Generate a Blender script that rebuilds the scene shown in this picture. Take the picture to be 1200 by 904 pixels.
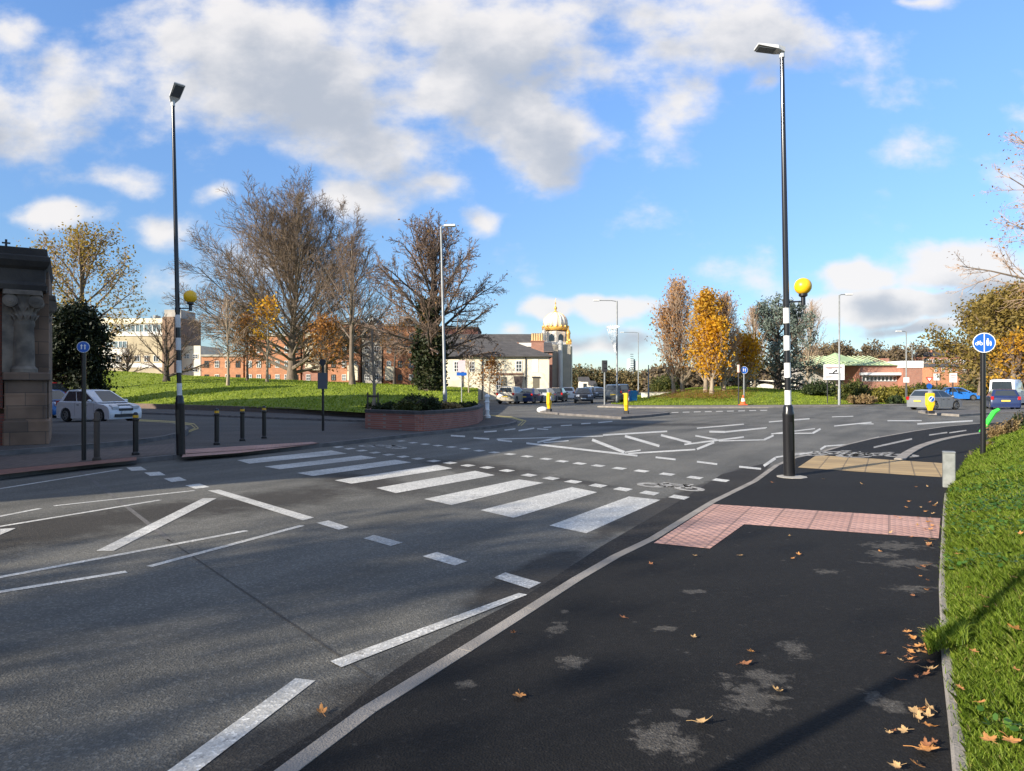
import bpy, math, random
import numpy as np
from mathutils import Vector, Matrix, Euler
random.seed(7); np.random.seed(7)
R=math.radians
for o in list(bpy.data.objects): bpy.data.objects.remove(o, do_unlink=True)
S=bpy.context.scene; COL=S.collection
# ------------------------------------------------------------------ camera
CH=1.7; F=832.0; CX=600.0; CY=452.0
cd=bpy.data.cameras.new('camera'); cam=bpy.data.objects.new('camera',cd); COL.objects.link(cam)
cam.location=(0,0,CH); cam.rotation_euler=(R(90),0,0)
cd.sensor_width=36; cd.lens=F/1200*36; cd.clip_end=6000; cd.clip_start=0.05
S.camera=cam
S.render.resolution_x=1024; S.render.resolution_y=771
# ------------------------------------------------------------------ light
SUN_EL=21.0; SUN_DIR=37.0      # shadows fall towards this angle from +X
S.view_settings.view_transform='Standard'; S.view_settings.look='None'
S.view_settings.gamma=1; S.view_settings.use_curve_mapping=False
S.view_settings.exposure=0.95
sd=bpy.data.lights.new('sun','SUN'); sd.energy=5.0; sd.angle=R(0.5); sd.color=(1,0.91,0.77)
so=bpy.data.objects.new('sun',sd); COL.objects.link(so)
ce=math.cos(R(SUN_EL))
sundir=Vector((math.cos(R(SUN_DIR))*ce, math.sin(R(SUN_DIR))*ce, -math.sin(R(SUN_EL))))
so.rotation_euler=sundir.to_track_quat('-Z','Y').to_euler()
so.location=(-30,-20,40)
W=bpy.data.worlds.new('World'); S.world=W; W.use_nodes=True
nt=W.node_tree; N=nt.nodes; Lk=nt.links
for n in list(N): N.remove(n)
def mnode(tree,op,a=None,b=None,c=None,clamp=False):
    n=tree.nodes.new('ShaderNodeMath'); n.operation=op; n.use_clamp=clamp
    for i,v in enumerate((a,b,c)):
        if v is None: continue
        if isinstance(v,(int,float)): n.inputs[i].default_value=v
        else: tree.links.new(v,n.inputs[i])
    return n.outputs[0]
def vnode(tree,op,a=None,b=None):
    n=tree.nodes.new('ShaderNodeVectorMath'); n.operation=op
    for i,v in enumerate((a,b)):
        if v is None: continue
        if isinstance(v,(tuple,list)): n.inputs[i].default_value=v
        else: tree.links.new(v,n.inputs[i])
    return n.outputs['Value'] if op in('LENGTH','DISTANCE') else n.outputs[0]
# clouds live in the sky's own direction space (u=x/y, v=z/y of the view direction)
CLOUDS=[(330,80,300,115,1.25),(130,90,150,70,1.0),(560,60,230,120,1.2),(640,150,115,90,1.15),(820,30,190,75,1.0),(790,120,80,60,.75),
 (15,35,55,34,.9),(60,250,110,24,.85),(150,212,85,26,.8),(190,265,70,30,.9),(262,222,55,26,.9),(400,230,90,60,.8),(440,170,170,60,1.0),(560,258,46,26,1.15),
 (640,362,42,15,1.3),(722,361,70,19,1.45),(1000,328,74,30,1.45),(1120,320,95,46,1.6),(1070,361,200,26,1.55),(1180,335,80,45,1.5),
 (690,402,130,26,1.0),(590,385,40,16,.8),(1090,386,85,11,1.1),(560,470-60,160,25,.6),(880,395,90,18,.6),(960,420,200,14,.6),(890,98,44,32,.75),(1070,4,70,14,.7),(500,215,90,30,.7),
 (-60,120,120,70,1.0),(-150,300,160,50,1.0),(1350,250,160,90,1.1),(1400,60,120,60,.9),(300,-140,420,110,1.1),(900,-150,220,60,.9),(300,-620,1000,360,1.35),(1500,-500,600,200,1.2),(-900,-400,600,350,1.2),(600,-5000,7000,3900,1.5)]  # the last, largest ones are unseen overhead clouds added to whiten the skylight
def cloud_group():
    g=bpy.data.node_groups.new('cloud_density','ShaderNodeTree')
    g.interface.new_socket('P',in_out='INPUT',socket_type='NodeSocketVector')
    g.interface.new_socket('D',in_out='OUTPUT',socket_type='NodeSocketFloat')
    gi=g.nodes.new('NodeGroupInput'); go=g.nodes.new('NodeGroupOutput')
    P=gi.outputs[0]
    # domain warp
    nw=g.nodes.new('ShaderNodeTexNoise'); nw.inputs['Scale'].default_value=7; nw.inputs['Detail'].default_value=3
    g.links.new(P,nw.inputs['Vector'])
    off=vnode(g,'SUBTRACT',nw.outputs['Color'],(0.5,0.5,0.5))
    off=vnode(g,'MULTIPLY',off,(0.10,0.06,0))
    Q=vnode(g,'ADD',P,off)
    acc=None
    for (px,py,rx,ry,w) in CLOUDS:
        c=((px-CX)/F,(CY-py)/F,0)
        d=vnode(g,'SUBTRACT',Q,c)
        d=vnode(g,'MULTIPLY',d,(F/rx,F/ry,0))
        l=vnode(g,'LENGTH',d)
        f=mnode(g,'MULTIPLY_ADD',l,-0.85*w,1.0*w)
        f=mnode(g,'MAXIMUM',f,0.0)
        if acc is None: acc=f
        else:
            n=g.nodes.new('ShaderNodeMath'); n.operation='SMOOTH_MAX'; g.links.new(acc,n.inputs[0]); g.links.new(f,n.inputs[1]); n.inputs[2].default_value=0.2
            acc=n.outputs[0]
    n1=g.nodes.new('ShaderNodeTexNoise'); n1.inputs['Scale'].default_value=6.5; n1.inputs['Detail'].default_value=12; n1.inputs['Roughness'].default_value=0.57
    sc=vnode(g,'MULTIPLY',P,(1,1.5,1)); g.links.new(sc,n1.inputs['Vector'])
    nn=mnode(g,'MULTIPLY_ADD',n1.outputs['Fac'],2.0,-1.0)
    n3=g.nodes.new('ShaderNodeTexNoise'); n3.inputs['Scale'].default_value=3.2; n3.inputs['Detail'].default_value=2; g.links.new(sc,n3.inputs['Vector'])
    n3b=mnode(g,'MULTIPLY_ADD',n3.outputs['Fac'],0.9,-0.45)
    s=mnode(g,'ADD',acc,nn); s=mnode(g,'ADD',s,n3b)
    s=mnode(g,'SUBTRACT',s,0.22)
    g.links.new(s,go.inputs[0])
    return g
tc=N.new('ShaderNodeTexCoord'); sx=N.new('ShaderNodeSeparateXYZ'); Lk.new(tc.outputs['Generated'],sx.inputs[0])
yy=mnode(nt,'MAXIMUM',mnode(nt,'ABSOLUTE',sx.outputs['Y']),0.06)
u=mnode(nt,'DIVIDE',sx.outputs['X'],yy); v=mnode(nt,'DIVIDE',sx.outputs['Z'],yy)
cb=N.new('ShaderNodeCombineXYZ'); Lk.new(u,cb.inputs[0]); Lk.new(v,cb.inputs[1])
G_=cloud_group()
ga=N.new('ShaderNodeGroup'); ga.node_tree=G_; Lk.new(cb.outputs[0],ga.inputs[0])
gb=N.new('ShaderNodeGroup'); gb.node_tree=G_; Lk.new(vnode(nt,'ADD',cb.outputs[0],(-0.035,0.045,0)),gb.inputs[0])
cover=N.new('ShaderNodeMapRange'); cover.interpolation_type='SMOOTHSTEP'
cover.inputs[1].default_value=0.0; cover.inputs[2].default_value=0.58; Lk.new(ga.outputs[0],cover.inputs[0])
cover.inputs[3].default_value=0; cover.inputs[4].default_value=0.94
thick=N.new('ShaderNodeMapRange'); thick.interpolation_type='SMOOTHSTEP'
thick.inputs[1].default_value=0.05; thick.inputs[2].default_value=0.95; Lk.new(gb.outputs[0],thick.inputs[0])
ccol=N.new('ShaderNodeMix'); ccol.data_type='RGBA'; Lk.new(thick.outputs[0],ccol.inputs[0])
ccol.inputs[6].default_value=(0.70,0.68,0.67,1); ccol.inputs[7].default_value=(0.38,0.41,0.465,1)
cem=vnode(nt,'MULTIPLY',ccol.outputs[2],(8.0,8.0,8.0))
sky=N.new('ShaderNodeTexSky'); sky.sky_type='NISHITA'; sky.sun_disc=False
sky.sun_elevation=R(SUN_EL)
# sun stands at azimuth opposite to shadow direction; sky rotation is measured clockwise from +Y
sunaz=math.atan2(-sundir.x,-sundir.y); sky.sun_rotation=sunaz
sky.ozone_density=3.0; sky.air_density=1.0; sky.dust_density=0.0
tint=vnode(nt,'MULTIPLY',sky.outputs[0],(0.84,0.95,1.12))
el=N.new('ShaderNodeMapRange'); el.interpolation_type='SMOOTHSTEP'; el.inputs[1].default_value=0.0; el.inputs[2].default_value=0.5; el.inputs[3].default_value=0.80; el.inputs[4].default_value=1.42; Lk.new(sx.outputs['Z'],el.inputs[0])
vs_=N.new('ShaderNodeVectorMath'); vs_.operation='SCALE'; Lk.new(tint,vs_.inputs[0]); Lk.new(el.outputs[0],vs_.inputs['Scale']); tint=vs_.outputs[0]
mx=N.new('ShaderNodeMix'); mx.data_type='RGBA'; Lk.new(cover.outputs[0],mx.inputs[0]); Lk.new(tint,mx.inputs[6]); Lk.new(cem,mx.inputs[7])
bg=N.new('ShaderNodeBackground'); bg.inputs[1].default_value=0.088; Lk.new(mx.outputs[2],bg.inputs[0])
wo=N.new('ShaderNodeOutputWorld'); Lk.new(bg.outputs[0],wo.inputs[0])
# ------------------------------------------------------------------ mapping helpers
def G(px,py,z=0.0):
    Y=(CH-z)*F/(py-CY); return Vector(((px-CX)*Y/F,Y,z))
def zat(py,Y): return CH+(CY-py)*Y/F
def xat(px,Y): return (px-CX)*Y/F
# ------------------------------------------------------------------ materials
MATS={}
def mat(name,c1,c2=None,scale=5,rough=0.8,bump=0,bscale=None,metal=0,detail=6,spec=0.5,coat=0,lo=0.35,hi=0.65,rot=0,stretch=(1,1,1)):
    if name in MATS: return MATS[name]
    m=bpy.data.materials.new(name); m.use_nodes=True; t=m.node_tree; b=t.nodes['Principled BSDF']
    b.inputs['Roughness'].default_value=rough; b.inputs['Metallic'].default_value=metal
    b.inputs['Specular IOR Level'].default_value=spec; b.inputs['Coat Weight'].default_value=coat
    if c2 is None: c2=tuple(x*0.8 for x in c1)
    tcn=t.nodes.new('ShaderNodeTexCoord'); mp=t.nodes.new('ShaderNodeMapping'); t.links.new(tcn.outputs['Object'],mp.inputs[0])
    mp.inputs['Scale'].default_value=stretch; mp.inputs['Rotation'].default_value=(0,0,rot)
    n=t.nodes.new('ShaderNodeTexNoise'); n.inputs['Scale'].default_value=scale; n.inputs['Detail'].default_value=detail
    t.links.new(mp.outputs[0],n.inputs['Vector'])
    r=t.nodes.new('ShaderNodeMapRange'); r.inputs[1].default_value=lo; r.inputs[2].default_value=hi; t.links.new(n.outputs['Fac'],r.inputs[0])
    x=t.nodes.new('ShaderNodeMix'); x.data_type='RGBA'; t.links.new(r.outputs[0],x.inputs[0])
    x.inputs[6].default_value=(*c1,1); x.inputs[7].default_value=(*c2,1)
    t.links.new(x.outputs[2],b.inputs['Base Color'])
    if bump:
        n2=t.nodes.new('ShaderNodeTexNoise'); n2.inputs['Scale'].default_value=bscale or scale*4; n2.inputs['Detail'].default_value=4
        t.links.new(mp.outputs[0],n2.inputs['Vector'])
        bp=t.nodes.new('ShaderNodeBump'); bp.inputs['Strength'].default_value=bump; bp.inputs['Distance'].default_value=0.02
        t.links.new(n2.outputs['Fac'],bp.inputs['Height']); t.links.new(bp.outputs[0],b.inputs['Normal'])
    MATS[name]=m; return m
def ground_mat(name,dark,light,fine_amp,spots=(),spotcol=None,streak_rot=0,rough=0.85,big=0.35,fine_scale=220,bump=0.5,patches=(),patchcol=None,spec=0.25,wear=None):
    """asphalt: aggregate speckle, cloudy wear stretched along the traffic, optional worn spots with their own outline"""
    m=bpy.data.materials.new(name); m.use_nodes=True; t=m.node_tree; b=t.nodes['Principled BSDF']
    tcn=t.nodes.new('ShaderNodeTexCoord'); P=tcn.outputs['Object']
    mp=t.nodes.new('ShaderNodeMapping'); mp.inputs['Rotation'].default_value=(0,0,-streak_rot); mp.inputs['Scale'].default_value=(0.16,1,1)
    mr=t.nodes.new('ShaderNodeMapping'); mr.inputs['Rotation'].default_value=(0,0,0)
    # rotate first, then stretch
    m0=t.nodes.new('ShaderNodeMapping'); m0.inputs['Rotation'].default_value=(0,0,-streak_rot); t.links.new(P,m0.inputs[0])
    m1=t.nodes.new('ShaderNodeMapping'); m1.inputs['Scale'].default_value=(0.14,1,1); t.links.new(m0.outputs[0],m1.inputs[0])
    t.nodes.remove(mp); t.nodes.remove(mr)
    ns=t.nodes.new('ShaderNodeTexNoise'); ns.inputs['Scale'].default_value=1.1; ns.inputs['Detail'].default_value=5; t.links.new(m1.outputs[0],ns.inputs['Vector'])
    nb=t.nodes.new('ShaderNodeTexNoise'); nb.inputs['Scale'].default_value=big; nb.inputs['Detail'].default_value=8; nb.inputs['Roughness'].default_value=0.6; t.links.new(P,nb.inputs['Vector'])
    nf=t.nodes.new('ShaderNodeTexNoise'); nf.inputs['Scale'].default_value=fine_scale; nf.inputs['Detail'].default_value=2; t.links.new(P,nf.inputs['Vector'])
    nm=t.nodes.new('ShaderNodeTexNoise'); nm.inputs['Scale'].default_value=22; nm.inputs['Detail'].default_value=6; nm.inputs['Roughness'].default_value=0.75; t.links.new(P,nm.inputs['Vector'])
    s=mnode(t,'ADD',mnode(t,'MULTIPLY',ns.outputs['Fac'],0.55),mnode(t,'MULTIPLY',nb.outputs['Fac'],0.45))
    r=t.nodes.new('ShaderNodeMapRange'); r.inputs[1].default_value=0.36; r.inputs[2].default_value=0.64; t.links.new(s,r.inputs[0])
    x=t.nodes.new('ShaderNodeMix'); x.data_type='RGBA'; t.links.new(r.outputs[0],x.inputs[0])
    x.inputs[6].default_value=(*dark,1); x.inputs[7].default_value=(*light,1)
    col=x.outputs[2]
    def masks(lst,thr,namp,nsc,edge=.3):
        acc=None
        nz=t.nodes.new('ShaderNodeTexNoise'); nz.inputs['Scale'].default_value=nsc; nz.inputs['Detail'].default_value=8; nz.inputs['Roughness'].default_value=0.7; t.links.new(P,nz.inputs['Vector'])
        for (cx,cy,rx,ry,w,ang) in lst:
            m_=t.nodes.new('ShaderNodeMapping'); m_.vector_type='TEXTURE'
            m_.inputs['Location'].default_value=(cx,cy,0); m_.inputs['Rotation'].default_value=(0,0,ang); m_.inputs['Scale'].default_value=(rx,ry,1000)
            t.links.new(P,m_.inputs[0])
            l=vnode(t,'LENGTH',m_.outputs[0])
            f=mnode(t,'MAXIMUM',mnode(t,'MULTIPLY_ADD',l,-w,w),0.0)
            acc=f if acc is None else mnode(t,'MAXIMUM',acc,f)
        sN=mnode(t,'ADD',acc,mnode(t,'MULTIPLY_ADD',nz.outputs['Fac'],namp,-namp*0.5))
        rr=t.nodes.new('ShaderNodeMapRange'); rr.inputs[1].default_value=thr-.1; rr.inputs[2].default_value=thr+edge; t.links.new(sN,rr.inputs[0])
        return rr.outputs[0]
    if patches:
        x3=t.nodes.new('ShaderNodeMix'); x3.data_type='RGBA'; t.links.new(mnode(t,'MULTIPLY',masks(patches,0.35,1.6,2.2,.45),0.85),x3.inputs[0]); t.links.new(col,x3.inputs[6]); x3.inputs[7].default_value=(*patchcol,1); col=x3.outputs[2]
    if spots:
        x2=t.nodes.new('ShaderNodeMix'); x2.data_type='RGBA'; t.links.new(mnode(t,'MULTIPLY',masks(spots,0.55,3.6,9,.25),0.9),x2.inputs[0]); t.links.new(col,x2.inputs[6]); x2.inputs[7].default_value=(*spotcol,1); col=x2.outputs[2]
    if wear:
        nw_=t.nodes.new('ShaderNodeTexNoise'); nw_.inputs['Scale'].default_value=11; nw_.inputs['Detail'].default_value=10; nw_.inputs['Roughness'].default_value=0.8; t.links.new(P,nw_.inputs['Vector'])
        ws=mnode(t,'ADD',nw_.outputs['Fac'],mnode(t,'MULTIPLY',nb.outputs['Fac'],.5))
        wr_=t.nodes.new('ShaderNodeMapRange'); wr_.inputs[1].default_value=.80; wr_.inputs[2].default_value=.92; t.links.new(ws,wr_.inputs[0])
        x4=t.nodes.new('ShaderNodeMix'); x4.data_type='RGBA'; t.links.new(mnode(t,'MULTIPLY',wr_.outputs[0],.8),x4.inputs[0]); t.links.new(col,x4.inputs[6]); x4.inputs[7].default_value=(*wear,1); col=x4.outputs[2]
    fm=mnode(t,'MULTIPLY_ADD',nf.outputs['Fac'],fine_amp*2,1-fine_amp)
    mm=mnode(t,'MULTIPLY_ADD',nm.outputs['Fac'],fine_amp*1.4,1-fine_amp*0.7)
    fm=mnode(t,'MULTIPLY',fm,mm)
    vo=t.nodes.new('ShaderNodeTexVoronoi'); vo.inputs['Scale'].default_value=fine_scale*.62; t.links.new(P,vo.inputs['Vector'])
    sv=t.nodes.new('ShaderNodeSeparateColor'); t.links.new(vo.outputs['Color'],sv.inputs[0])
    st=mnode(t,'POWER',sv.outputs[0],4.0); fm=mnode(t,'MULTIPLY',fm,mnode(t,'MULTIPLY_ADD',st,fine_amp*2.2,1-fine_amp*.35))
    vm=t.nodes.new('ShaderNodeVectorMath'); vm.operation='SCALE'; t.links.new(col,vm.inputs[0]); t.links.new(fm,vm.inputs['Scale'])
    t.links.new(vm.outputs[0],b.inputs['Base Color'])
    b.inputs['Roughness'].default_value=rough; b.inputs['Specular IOR Level'].default_value=spec
    bp=t.nodes.new('ShaderNodeBump'); bp.inputs['Strength'].default_value=bump; bp.inputs['Distance'].default_value=0.004
    hh=mnode(t,'ADD',mnode(t,'ADD',nf.outputs['Fac'],nm.outputs['Fac']),vo.outputs['Distance'])
    t.links.new(hh,bp.inputs['Height']); t.links.new(bp.outputs[0],b.inputs['Normal'])
    return m
def brick_mat(name,c1,c2,mortar,bw=0.225,bh=0.075,ms=0.01,rot=(0,0,0),rough=0.85,vert=True,offset=0.5,ribs=None,blister=None,dirt=0.3):
    if name in MATS: return MATS[name]
    m=bpy.data.materials.new(name); m.use_nodes=True; t=m.node_tree; b=t.nodes['Principled BSDF']
    tcn=t.nodes.new('ShaderNodeTexCoord'); P=tcn.outputs['Object']
    if vert:   # use x+y run along the wall and z up
        s=t.nodes.new('ShaderNodeSeparateXYZ'); t.links.new(P,s.inputs[0]); c=t.nodes.new('ShaderNodeCombineXYZ')
        t.links.new(mnode(t,'ADD',s.outputs[0],s.outputs[1]),c.inputs[0]); t.links.new(s.outputs[2],c.inputs[1]); V=c.outputs[0]
    else:
        mp=t.nodes.new('ShaderNodeMapping'); mp.inputs['Rotation'].default_value=rot; t.links.new(P,mp.inputs[0]); V=mp.outputs[0]
    br=t.nodes.new('ShaderNodeTexBrick'); br.offset=offset; br.inputs['Scale'].default_value=1
    br.inputs['Brick Width'].default_value=bw; br.inputs['Row Height'].default_value=bh; br.inputs['Mortar Size'].default_value=ms
    br.inputs['Color1'].default_value=(*c1,1); br.inputs['Color2'].default_value=(*c2,1); br.inputs['Mortar'].default_value=(*mortar,1)
    t.links.new(V,br.inputs['Vector'])
    n=t.nodes.new('ShaderNodeTexNoise'); n.inputs['Scale'].default_value=1.3; n.inputs['Detail'].default_value=8; t.links.new(P,n.inputs['Vector'])
    f=mnode(t,'MULTIPLY_ADD',n.outputs['Fac'],dirt*2,1-dirt)
    vm=t.nodes.new('ShaderNodeVectorMath'); vm.operation='SCALE'; t.links.new(br.outputs[0],vm.inputs[0]); t.links.new(f,vm.inputs['Scale'])
    t.links.new(vm.outputs[0],b.inputs['Base Color']); b.inputs['Roughness'].default_value=rough
    bd=.02 if ribs else (.009 if blister else .006)
    h=mnode(t,'SUBTRACT',1.0,br.outputs['Fac'])
    if ribs or blister:
        s=t.nodes.new('ShaderNodeSeparateXYZ'); t.links.new(V,s.inputs[0])
        k=2*math.pi/(ribs or blister)
        a=mnode(t,'SINE',mnode(t,'MULTIPLY',s.outputs[0],k))
        if blister:
            a2=mnode(t,'SINE',mnode(t,'MULTIPLY',s.outputs[1],k)); a=mnode(t,'MAXIMUM',mnode(t,'MULTIPLY',a,a2),0.0)
            a=mnode(t,'MULTIPLY',a,1.0)
        else: a=mnode(t,'MAXIMUM',a,0.0)
        h=mnode(t,'ADD',h,a)
    bp=t.nodes.new('ShaderNodeBump'); bp.inputs['Strength'].default_value=0.9; bp.inputs['Distance'].default_value=bd
    t.links.new(h,bp.inputs['Height']); t.links.new(bp.outputs[0],b.inputs['Normal'])
    MATS[name]=m; return m
def leaf_mat(name,c1,c2,c3=None,trans=0.35,rough=0.6,scale=1.2):
    if name in MATS: return MATS[name]
    m=bpy.data.materials.new(name); m.use_nodes=True; t=m.node_tree; b=t.nodes['Principled BSDF']
    g=t.nodes.new('ShaderNodeNewGeometry')
    n=t.nodes.new('ShaderNodeTexNoise'); n.inputs['Scale'].default_value=scale; n.inputs['Detail'].default_value=3
    tcn=t.nodes.new('ShaderNodeTexCoord'); t.links.new(tcn.outputs['Object'],n.inputs['Vector'])
    f=mnode(t,'ADD',mnode(t,'MULTIPLY',g.outputs['Random Per Island'],0.6),mnode(t,'MULTIPLY',n.outputs['Fac'],0.4))
    cr=t.nodes.new('ShaderNodeValToRGB'); t.links.new(f,cr.inputs[0])
    cr.color_ramp.elements[0].position=0.2; cr.color_ramp.elements[0].color=(*c1,1)
    cr.color_ramp.elements[1].position=0.8; cr.color_ramp.elements[1].color=(*(c3 or c2),1)
    e=cr.color_ramp.elements.new(0.5); e.color=(*c2,1)
    t.links.new(cr.outputs[0],b.inputs['Base Color']); b.inputs['Roughness'].default_value=rough; b.inputs['Specular IOR Level'].default_value=0.25
    tr=t.nodes.new('ShaderNodeBsdfTranslucent'); t.links.new(cr.outputs[0],tr.inputs[0])
    ms=t.nodes.new('ShaderNodeMixShader'); ms.inputs[0].default_value=trans
    out=t.nodes['Material Output']; t.links.new(b.outputs[0],ms.inputs[1]); t.links.new(tr.outputs[0],ms.inputs[2]); t.links.new(ms.outputs[0],out.inputs[0])
    MATS[name]=m; return m
def plain(name,c,rough=0.5,metal=0,coat=0,spec=0.5,amp=0.12):
    return mat(name,c,tuple(x*(1-amp) for x in c),scale=3,rough=rough,metal=metal,coat=coat,spec=spec)
# ------------------------------------------------------------------ mesh helpers
class MB:
    def __init__(s): s.v=[]; s.f=[]; s.m=[]; s.cur=0
    def add(s,vs,fs):
        o=len(s.v); s.v+= [tuple(p) for p in vs]; s.f+=[tuple(i+o for i in f) for f in fs]; s.m+=[s.cur]*len(fs); return s
    def box(s,x0,x1,y0,y1,z0,z1):
        return s.add([(x0,y0,z0),(x1,y0,z0),(x1,y1,z0),(x0,y1,z0),(x0,y0,z1),(x1,y0,z1),(x1,y1,z1),(x0,y1,z1)],
                     [(0,3,2,1),(4,5,6,7),(0,1,5,4),(1,2,6,5),(2,3,7,6),(3,0,4,7)])
    def bbox(s,x0,x1,y0,y1,z0,z1,b=0.02):   # box with bevelled vertical edges and top
        pts=[(x0+b,y0),(x1-b,y0),(x1,y0+b),(x1,y1-b),(x1-b,y1),(x0+b,y1),(x0,y1-b),(x0,y0+b)]
        cx,cy=(x0+x1)/2,(y0+y1)/2
        ins=[(x+(cx-x)*min(1,b/max(.001,abs(cx-x0))), y+(cy-y)*min(1,b/max(.001,abs(cy-y0)))) for x,y in pts]
        return s.rings([[(x,y,z0) for x,y in pts],[(x,y,z1-b) for x,y in pts],[(x,y,z1) for x,y in ins]],True)
    def rings(s,rs,cap=True,closed=True):
        n=len(rs[0]); vs=[p for r in rs for p in r]; fs=[]
        for k in range(len(rs)-1):
            for i in range(n if closed else n-1):
                j=(i+1)%n; fs.append((k*n+i,k*n+j,(k+1)*n+j,(k+1)*n+i))
        if cap: fs.append(tuple(range(n-1,-1,-1))); fs.append(tuple((len(rs)-1)*n+i for i in range(n)))
        return s.add(vs,fs)
    def tube(s,pts,rad,n=8,cap=True):
        pts=[Vector(p) for p in pts]
        if not isinstance(rad,(list,tuple)): rad=[rad]*len(pts)
        rs=[]; 
        for i,p in enumerate(pts):
            d=(pts[min(i+1,len(pts)-1)]-pts[max(i-1,0)])
            if d.length<1e-9: d=Vector((0,0,1))
            d.normalize(); a=Vector((0,0,1)) if abs(d.z)<0.95 else Vector((1,0,0))
            x=d.cross(a).normalized(); y=x.cross(d)   # ring oriented
            rs.append([tuple(p+x*(math.cos(2*math.pi*k/n)*rad[i])-y*(math.sin(2*math.pi*k/n)*rad[i])) for k in range(n)])
        return s.rings(rs,cap)
    def lathe(s,prof,n=20,c=(0,0,0)):
        rs=[[(c[0]+r*math.cos(2*math.pi*k/n),c[1]+r*math.sin(2*math.pi*k/n),c[2]+z) for k in range(n)] for r,z in prof]
        return s.rings(rs,True)
    def sphere(s,c,r,n=18,m=10):
        if not isinstance(r,(tuple,list)): r=(r,r,r)
        return s.rings([[(c[0]+r[0]*math.sin(t)*math.cos(2*math.pi*k/n),c[1]+r[1]*math.sin(t)*math.sin(2*math.pi*k/n),c[2]-r[2]*math.cos(t)) for k in range(n)] for t in [max(.02,min(math.pi-.02,math.pi*i/m)) for i in range(m+1)]],True)
    def prism(s,poly,z0,z1):  # poly list of (x,y)
        n=len(poly); return s.add([(x,y,z0) for x,y in poly]+[(x,y,z1) for x,y in poly],
            [tuple(range(n-1,-1,-1)),tuple(range(n,2*n))]+[(i,(i+1)%n,n+(i+1)%n,n+i) for i in range(n)])
    def prism_xz(s,poly,y0,y1):
        n=len(poly); return s.add([(x,y0,z) for x,z in poly]+[(x,y1,z) for x,z in poly],
            [tuple(range(n)),tuple(range(2*n-1,n-1,-1))]+[(i,n+i,n+(i+1)%n,(i+1)%n) for i in range(n)])
    def prism_yz(s,poly,x0,x1):
        n=len(poly); return s.add([(x0,y,z) for y,z in poly]+[(x1,y,z) for y,z in poly],
            [tuple(range(n-1,-1,-1)),tuple(range(n,2*n))]+[(i,(i+1)%n,n+(i+1)%n,n+i) for i in range(n)])
    def quad(s,a,b,c,d): return s.add([a,b,c,d],[(0,1,2,3)])
    def build(s,name,mats,parent=None,smooth=False,label=None,kind=None,cat=None,group=None,loc=None,rz=0):
        me=bpy.data.meshes.new(name); me.from_pydata(s.v,[],s.f)
        if not isinstance(mats,(list,tuple)): mats=[mats]
        for m in mats: me.materials.append(m)
        if len(mats)>1: me.polygons.foreach_set('material_index',s.m)
        if smooth:
            me.polygons.foreach_set('use_smooth',[True]*len(s.f)); 
            try: me.set_sharp_from_angle(angle=R(38))
            except Exception: pass
        me.validate(); me.update()
        o=bpy.data.objects.new(name,me); COL.objects.link(o)
        if parent is not None: o.parent=parent
        if loc is not None: o.location=loc
        if rz: o.rotation_euler=(0,0,rz)
        if kind: o['kind']=kind
        if label: o['label']=label
        if cat: o['category']=cat
        if group: o['group']=group
        return o
def thing(name,label,cat,loc=(0,0,0),rz=0,group=None):
    o=bpy.data.objects.new(name,None); COL.objects.link(o); o.location=loc; o.rotation_euler=(0,0,rz)
    o.empty_display_size=0.3
    o['label']=label; o['category']=cat
    if group: o['group']=group
    return o
def children(o,_c={}):
    return [c for c in bpy.data.objects if c.parent is o]
def dup(src,loc,rz,label=None,parent=None,kids=None):
    c=src.copy(); COL.objects.link(c)
    if parent is None:
        c.location=loc; c.rotation_euler=(0,0,rz)
        if label: c['label']=label
    else: c.parent=parent
    for k in children(src): dup(k,None,None,None,c)
    return c
# ------------------------------------------------------------------ base materials
M={}
M['black']=plain('black_gloss_paint',(0.012,0.012,0.014),0.28)
M['whiteband']=mat('white_band_paint',(0.72,0.72,0.70),(0.55,0.55,0.53),scale=4,rough=0.4)
M['galv']=mat('galvanised_steel',(0.25,0.26,0.26),(0.19,0.20,0.20),scale=6,rough=0.5,metal=0.35)
M['lampgrey']=plain('lamp_housing_grey',(0.62,0.62,0.60),0.45)
M['lens']=plain('lamp_lens',(0.10,0.11,0.12),0.25)
M['yellow']=plain('beacon_yellow_plastic',(0.90,0.52,0.015),0.35)
M['yband']=plain('yellow_reflective_band',(0.75,0.42,0.02),0.4)
M['blue']=plain('sign_blue',(0.008,0.095,0.42),0.4)
M['white']=plain('sign_white',(0.80,0.80,0.78),0.5)
M['red']=plain('signal_red',(0.6,0.03,0.02),0.45)
M['glass']=plain('window_glass',(0.03,0.04,0.05),0.06,spec=0.8)
M['tyre']=plain('tyre_rubber',(0.02,0.02,0.02),0.85)
M['rim']=plain('alloy_rim',(0.22,0.225,0.23),0.4,metal=0.5)
M['darkplastic']=plain('dark_plastic',(0.025,0.025,0.028),0.55)
M['kerb']=mat('kerb_stone',(0.30,0.27,0.235),(0.21,0.19,0.165),scale=3,rough=0.9,bump=0.5,bscale=90)
M['kerbdark']=mat('old_kerb_stone',(0.17,0.155,0.145),(0.11,0.10,0.095),scale=3,rough=0.9,bump=0.4,bscale=60)
M['bark']=mat('bark_grey_brown',(0.20,0.155,0.115),(0.11,0.085,0.065),scale=6,rough=0.95,bump=0.6,bscale=20,stretch=(1,1,.25))
M['barkpale']=mat('bark_pale',(0.34,0.28,0.20),(0.22,0.17,0.12),scale=6,rough=0.95,bump=0.5,bscale=20,stretch=(1,1,.25))
M['barkdark']=mat('bark_dark',(0.09,0.07,0.055),(0.05,0.04,0.033),scale=6,rough=0.95,bump=0.5,bscale=20,stretch=(1,1,.25))
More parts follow.
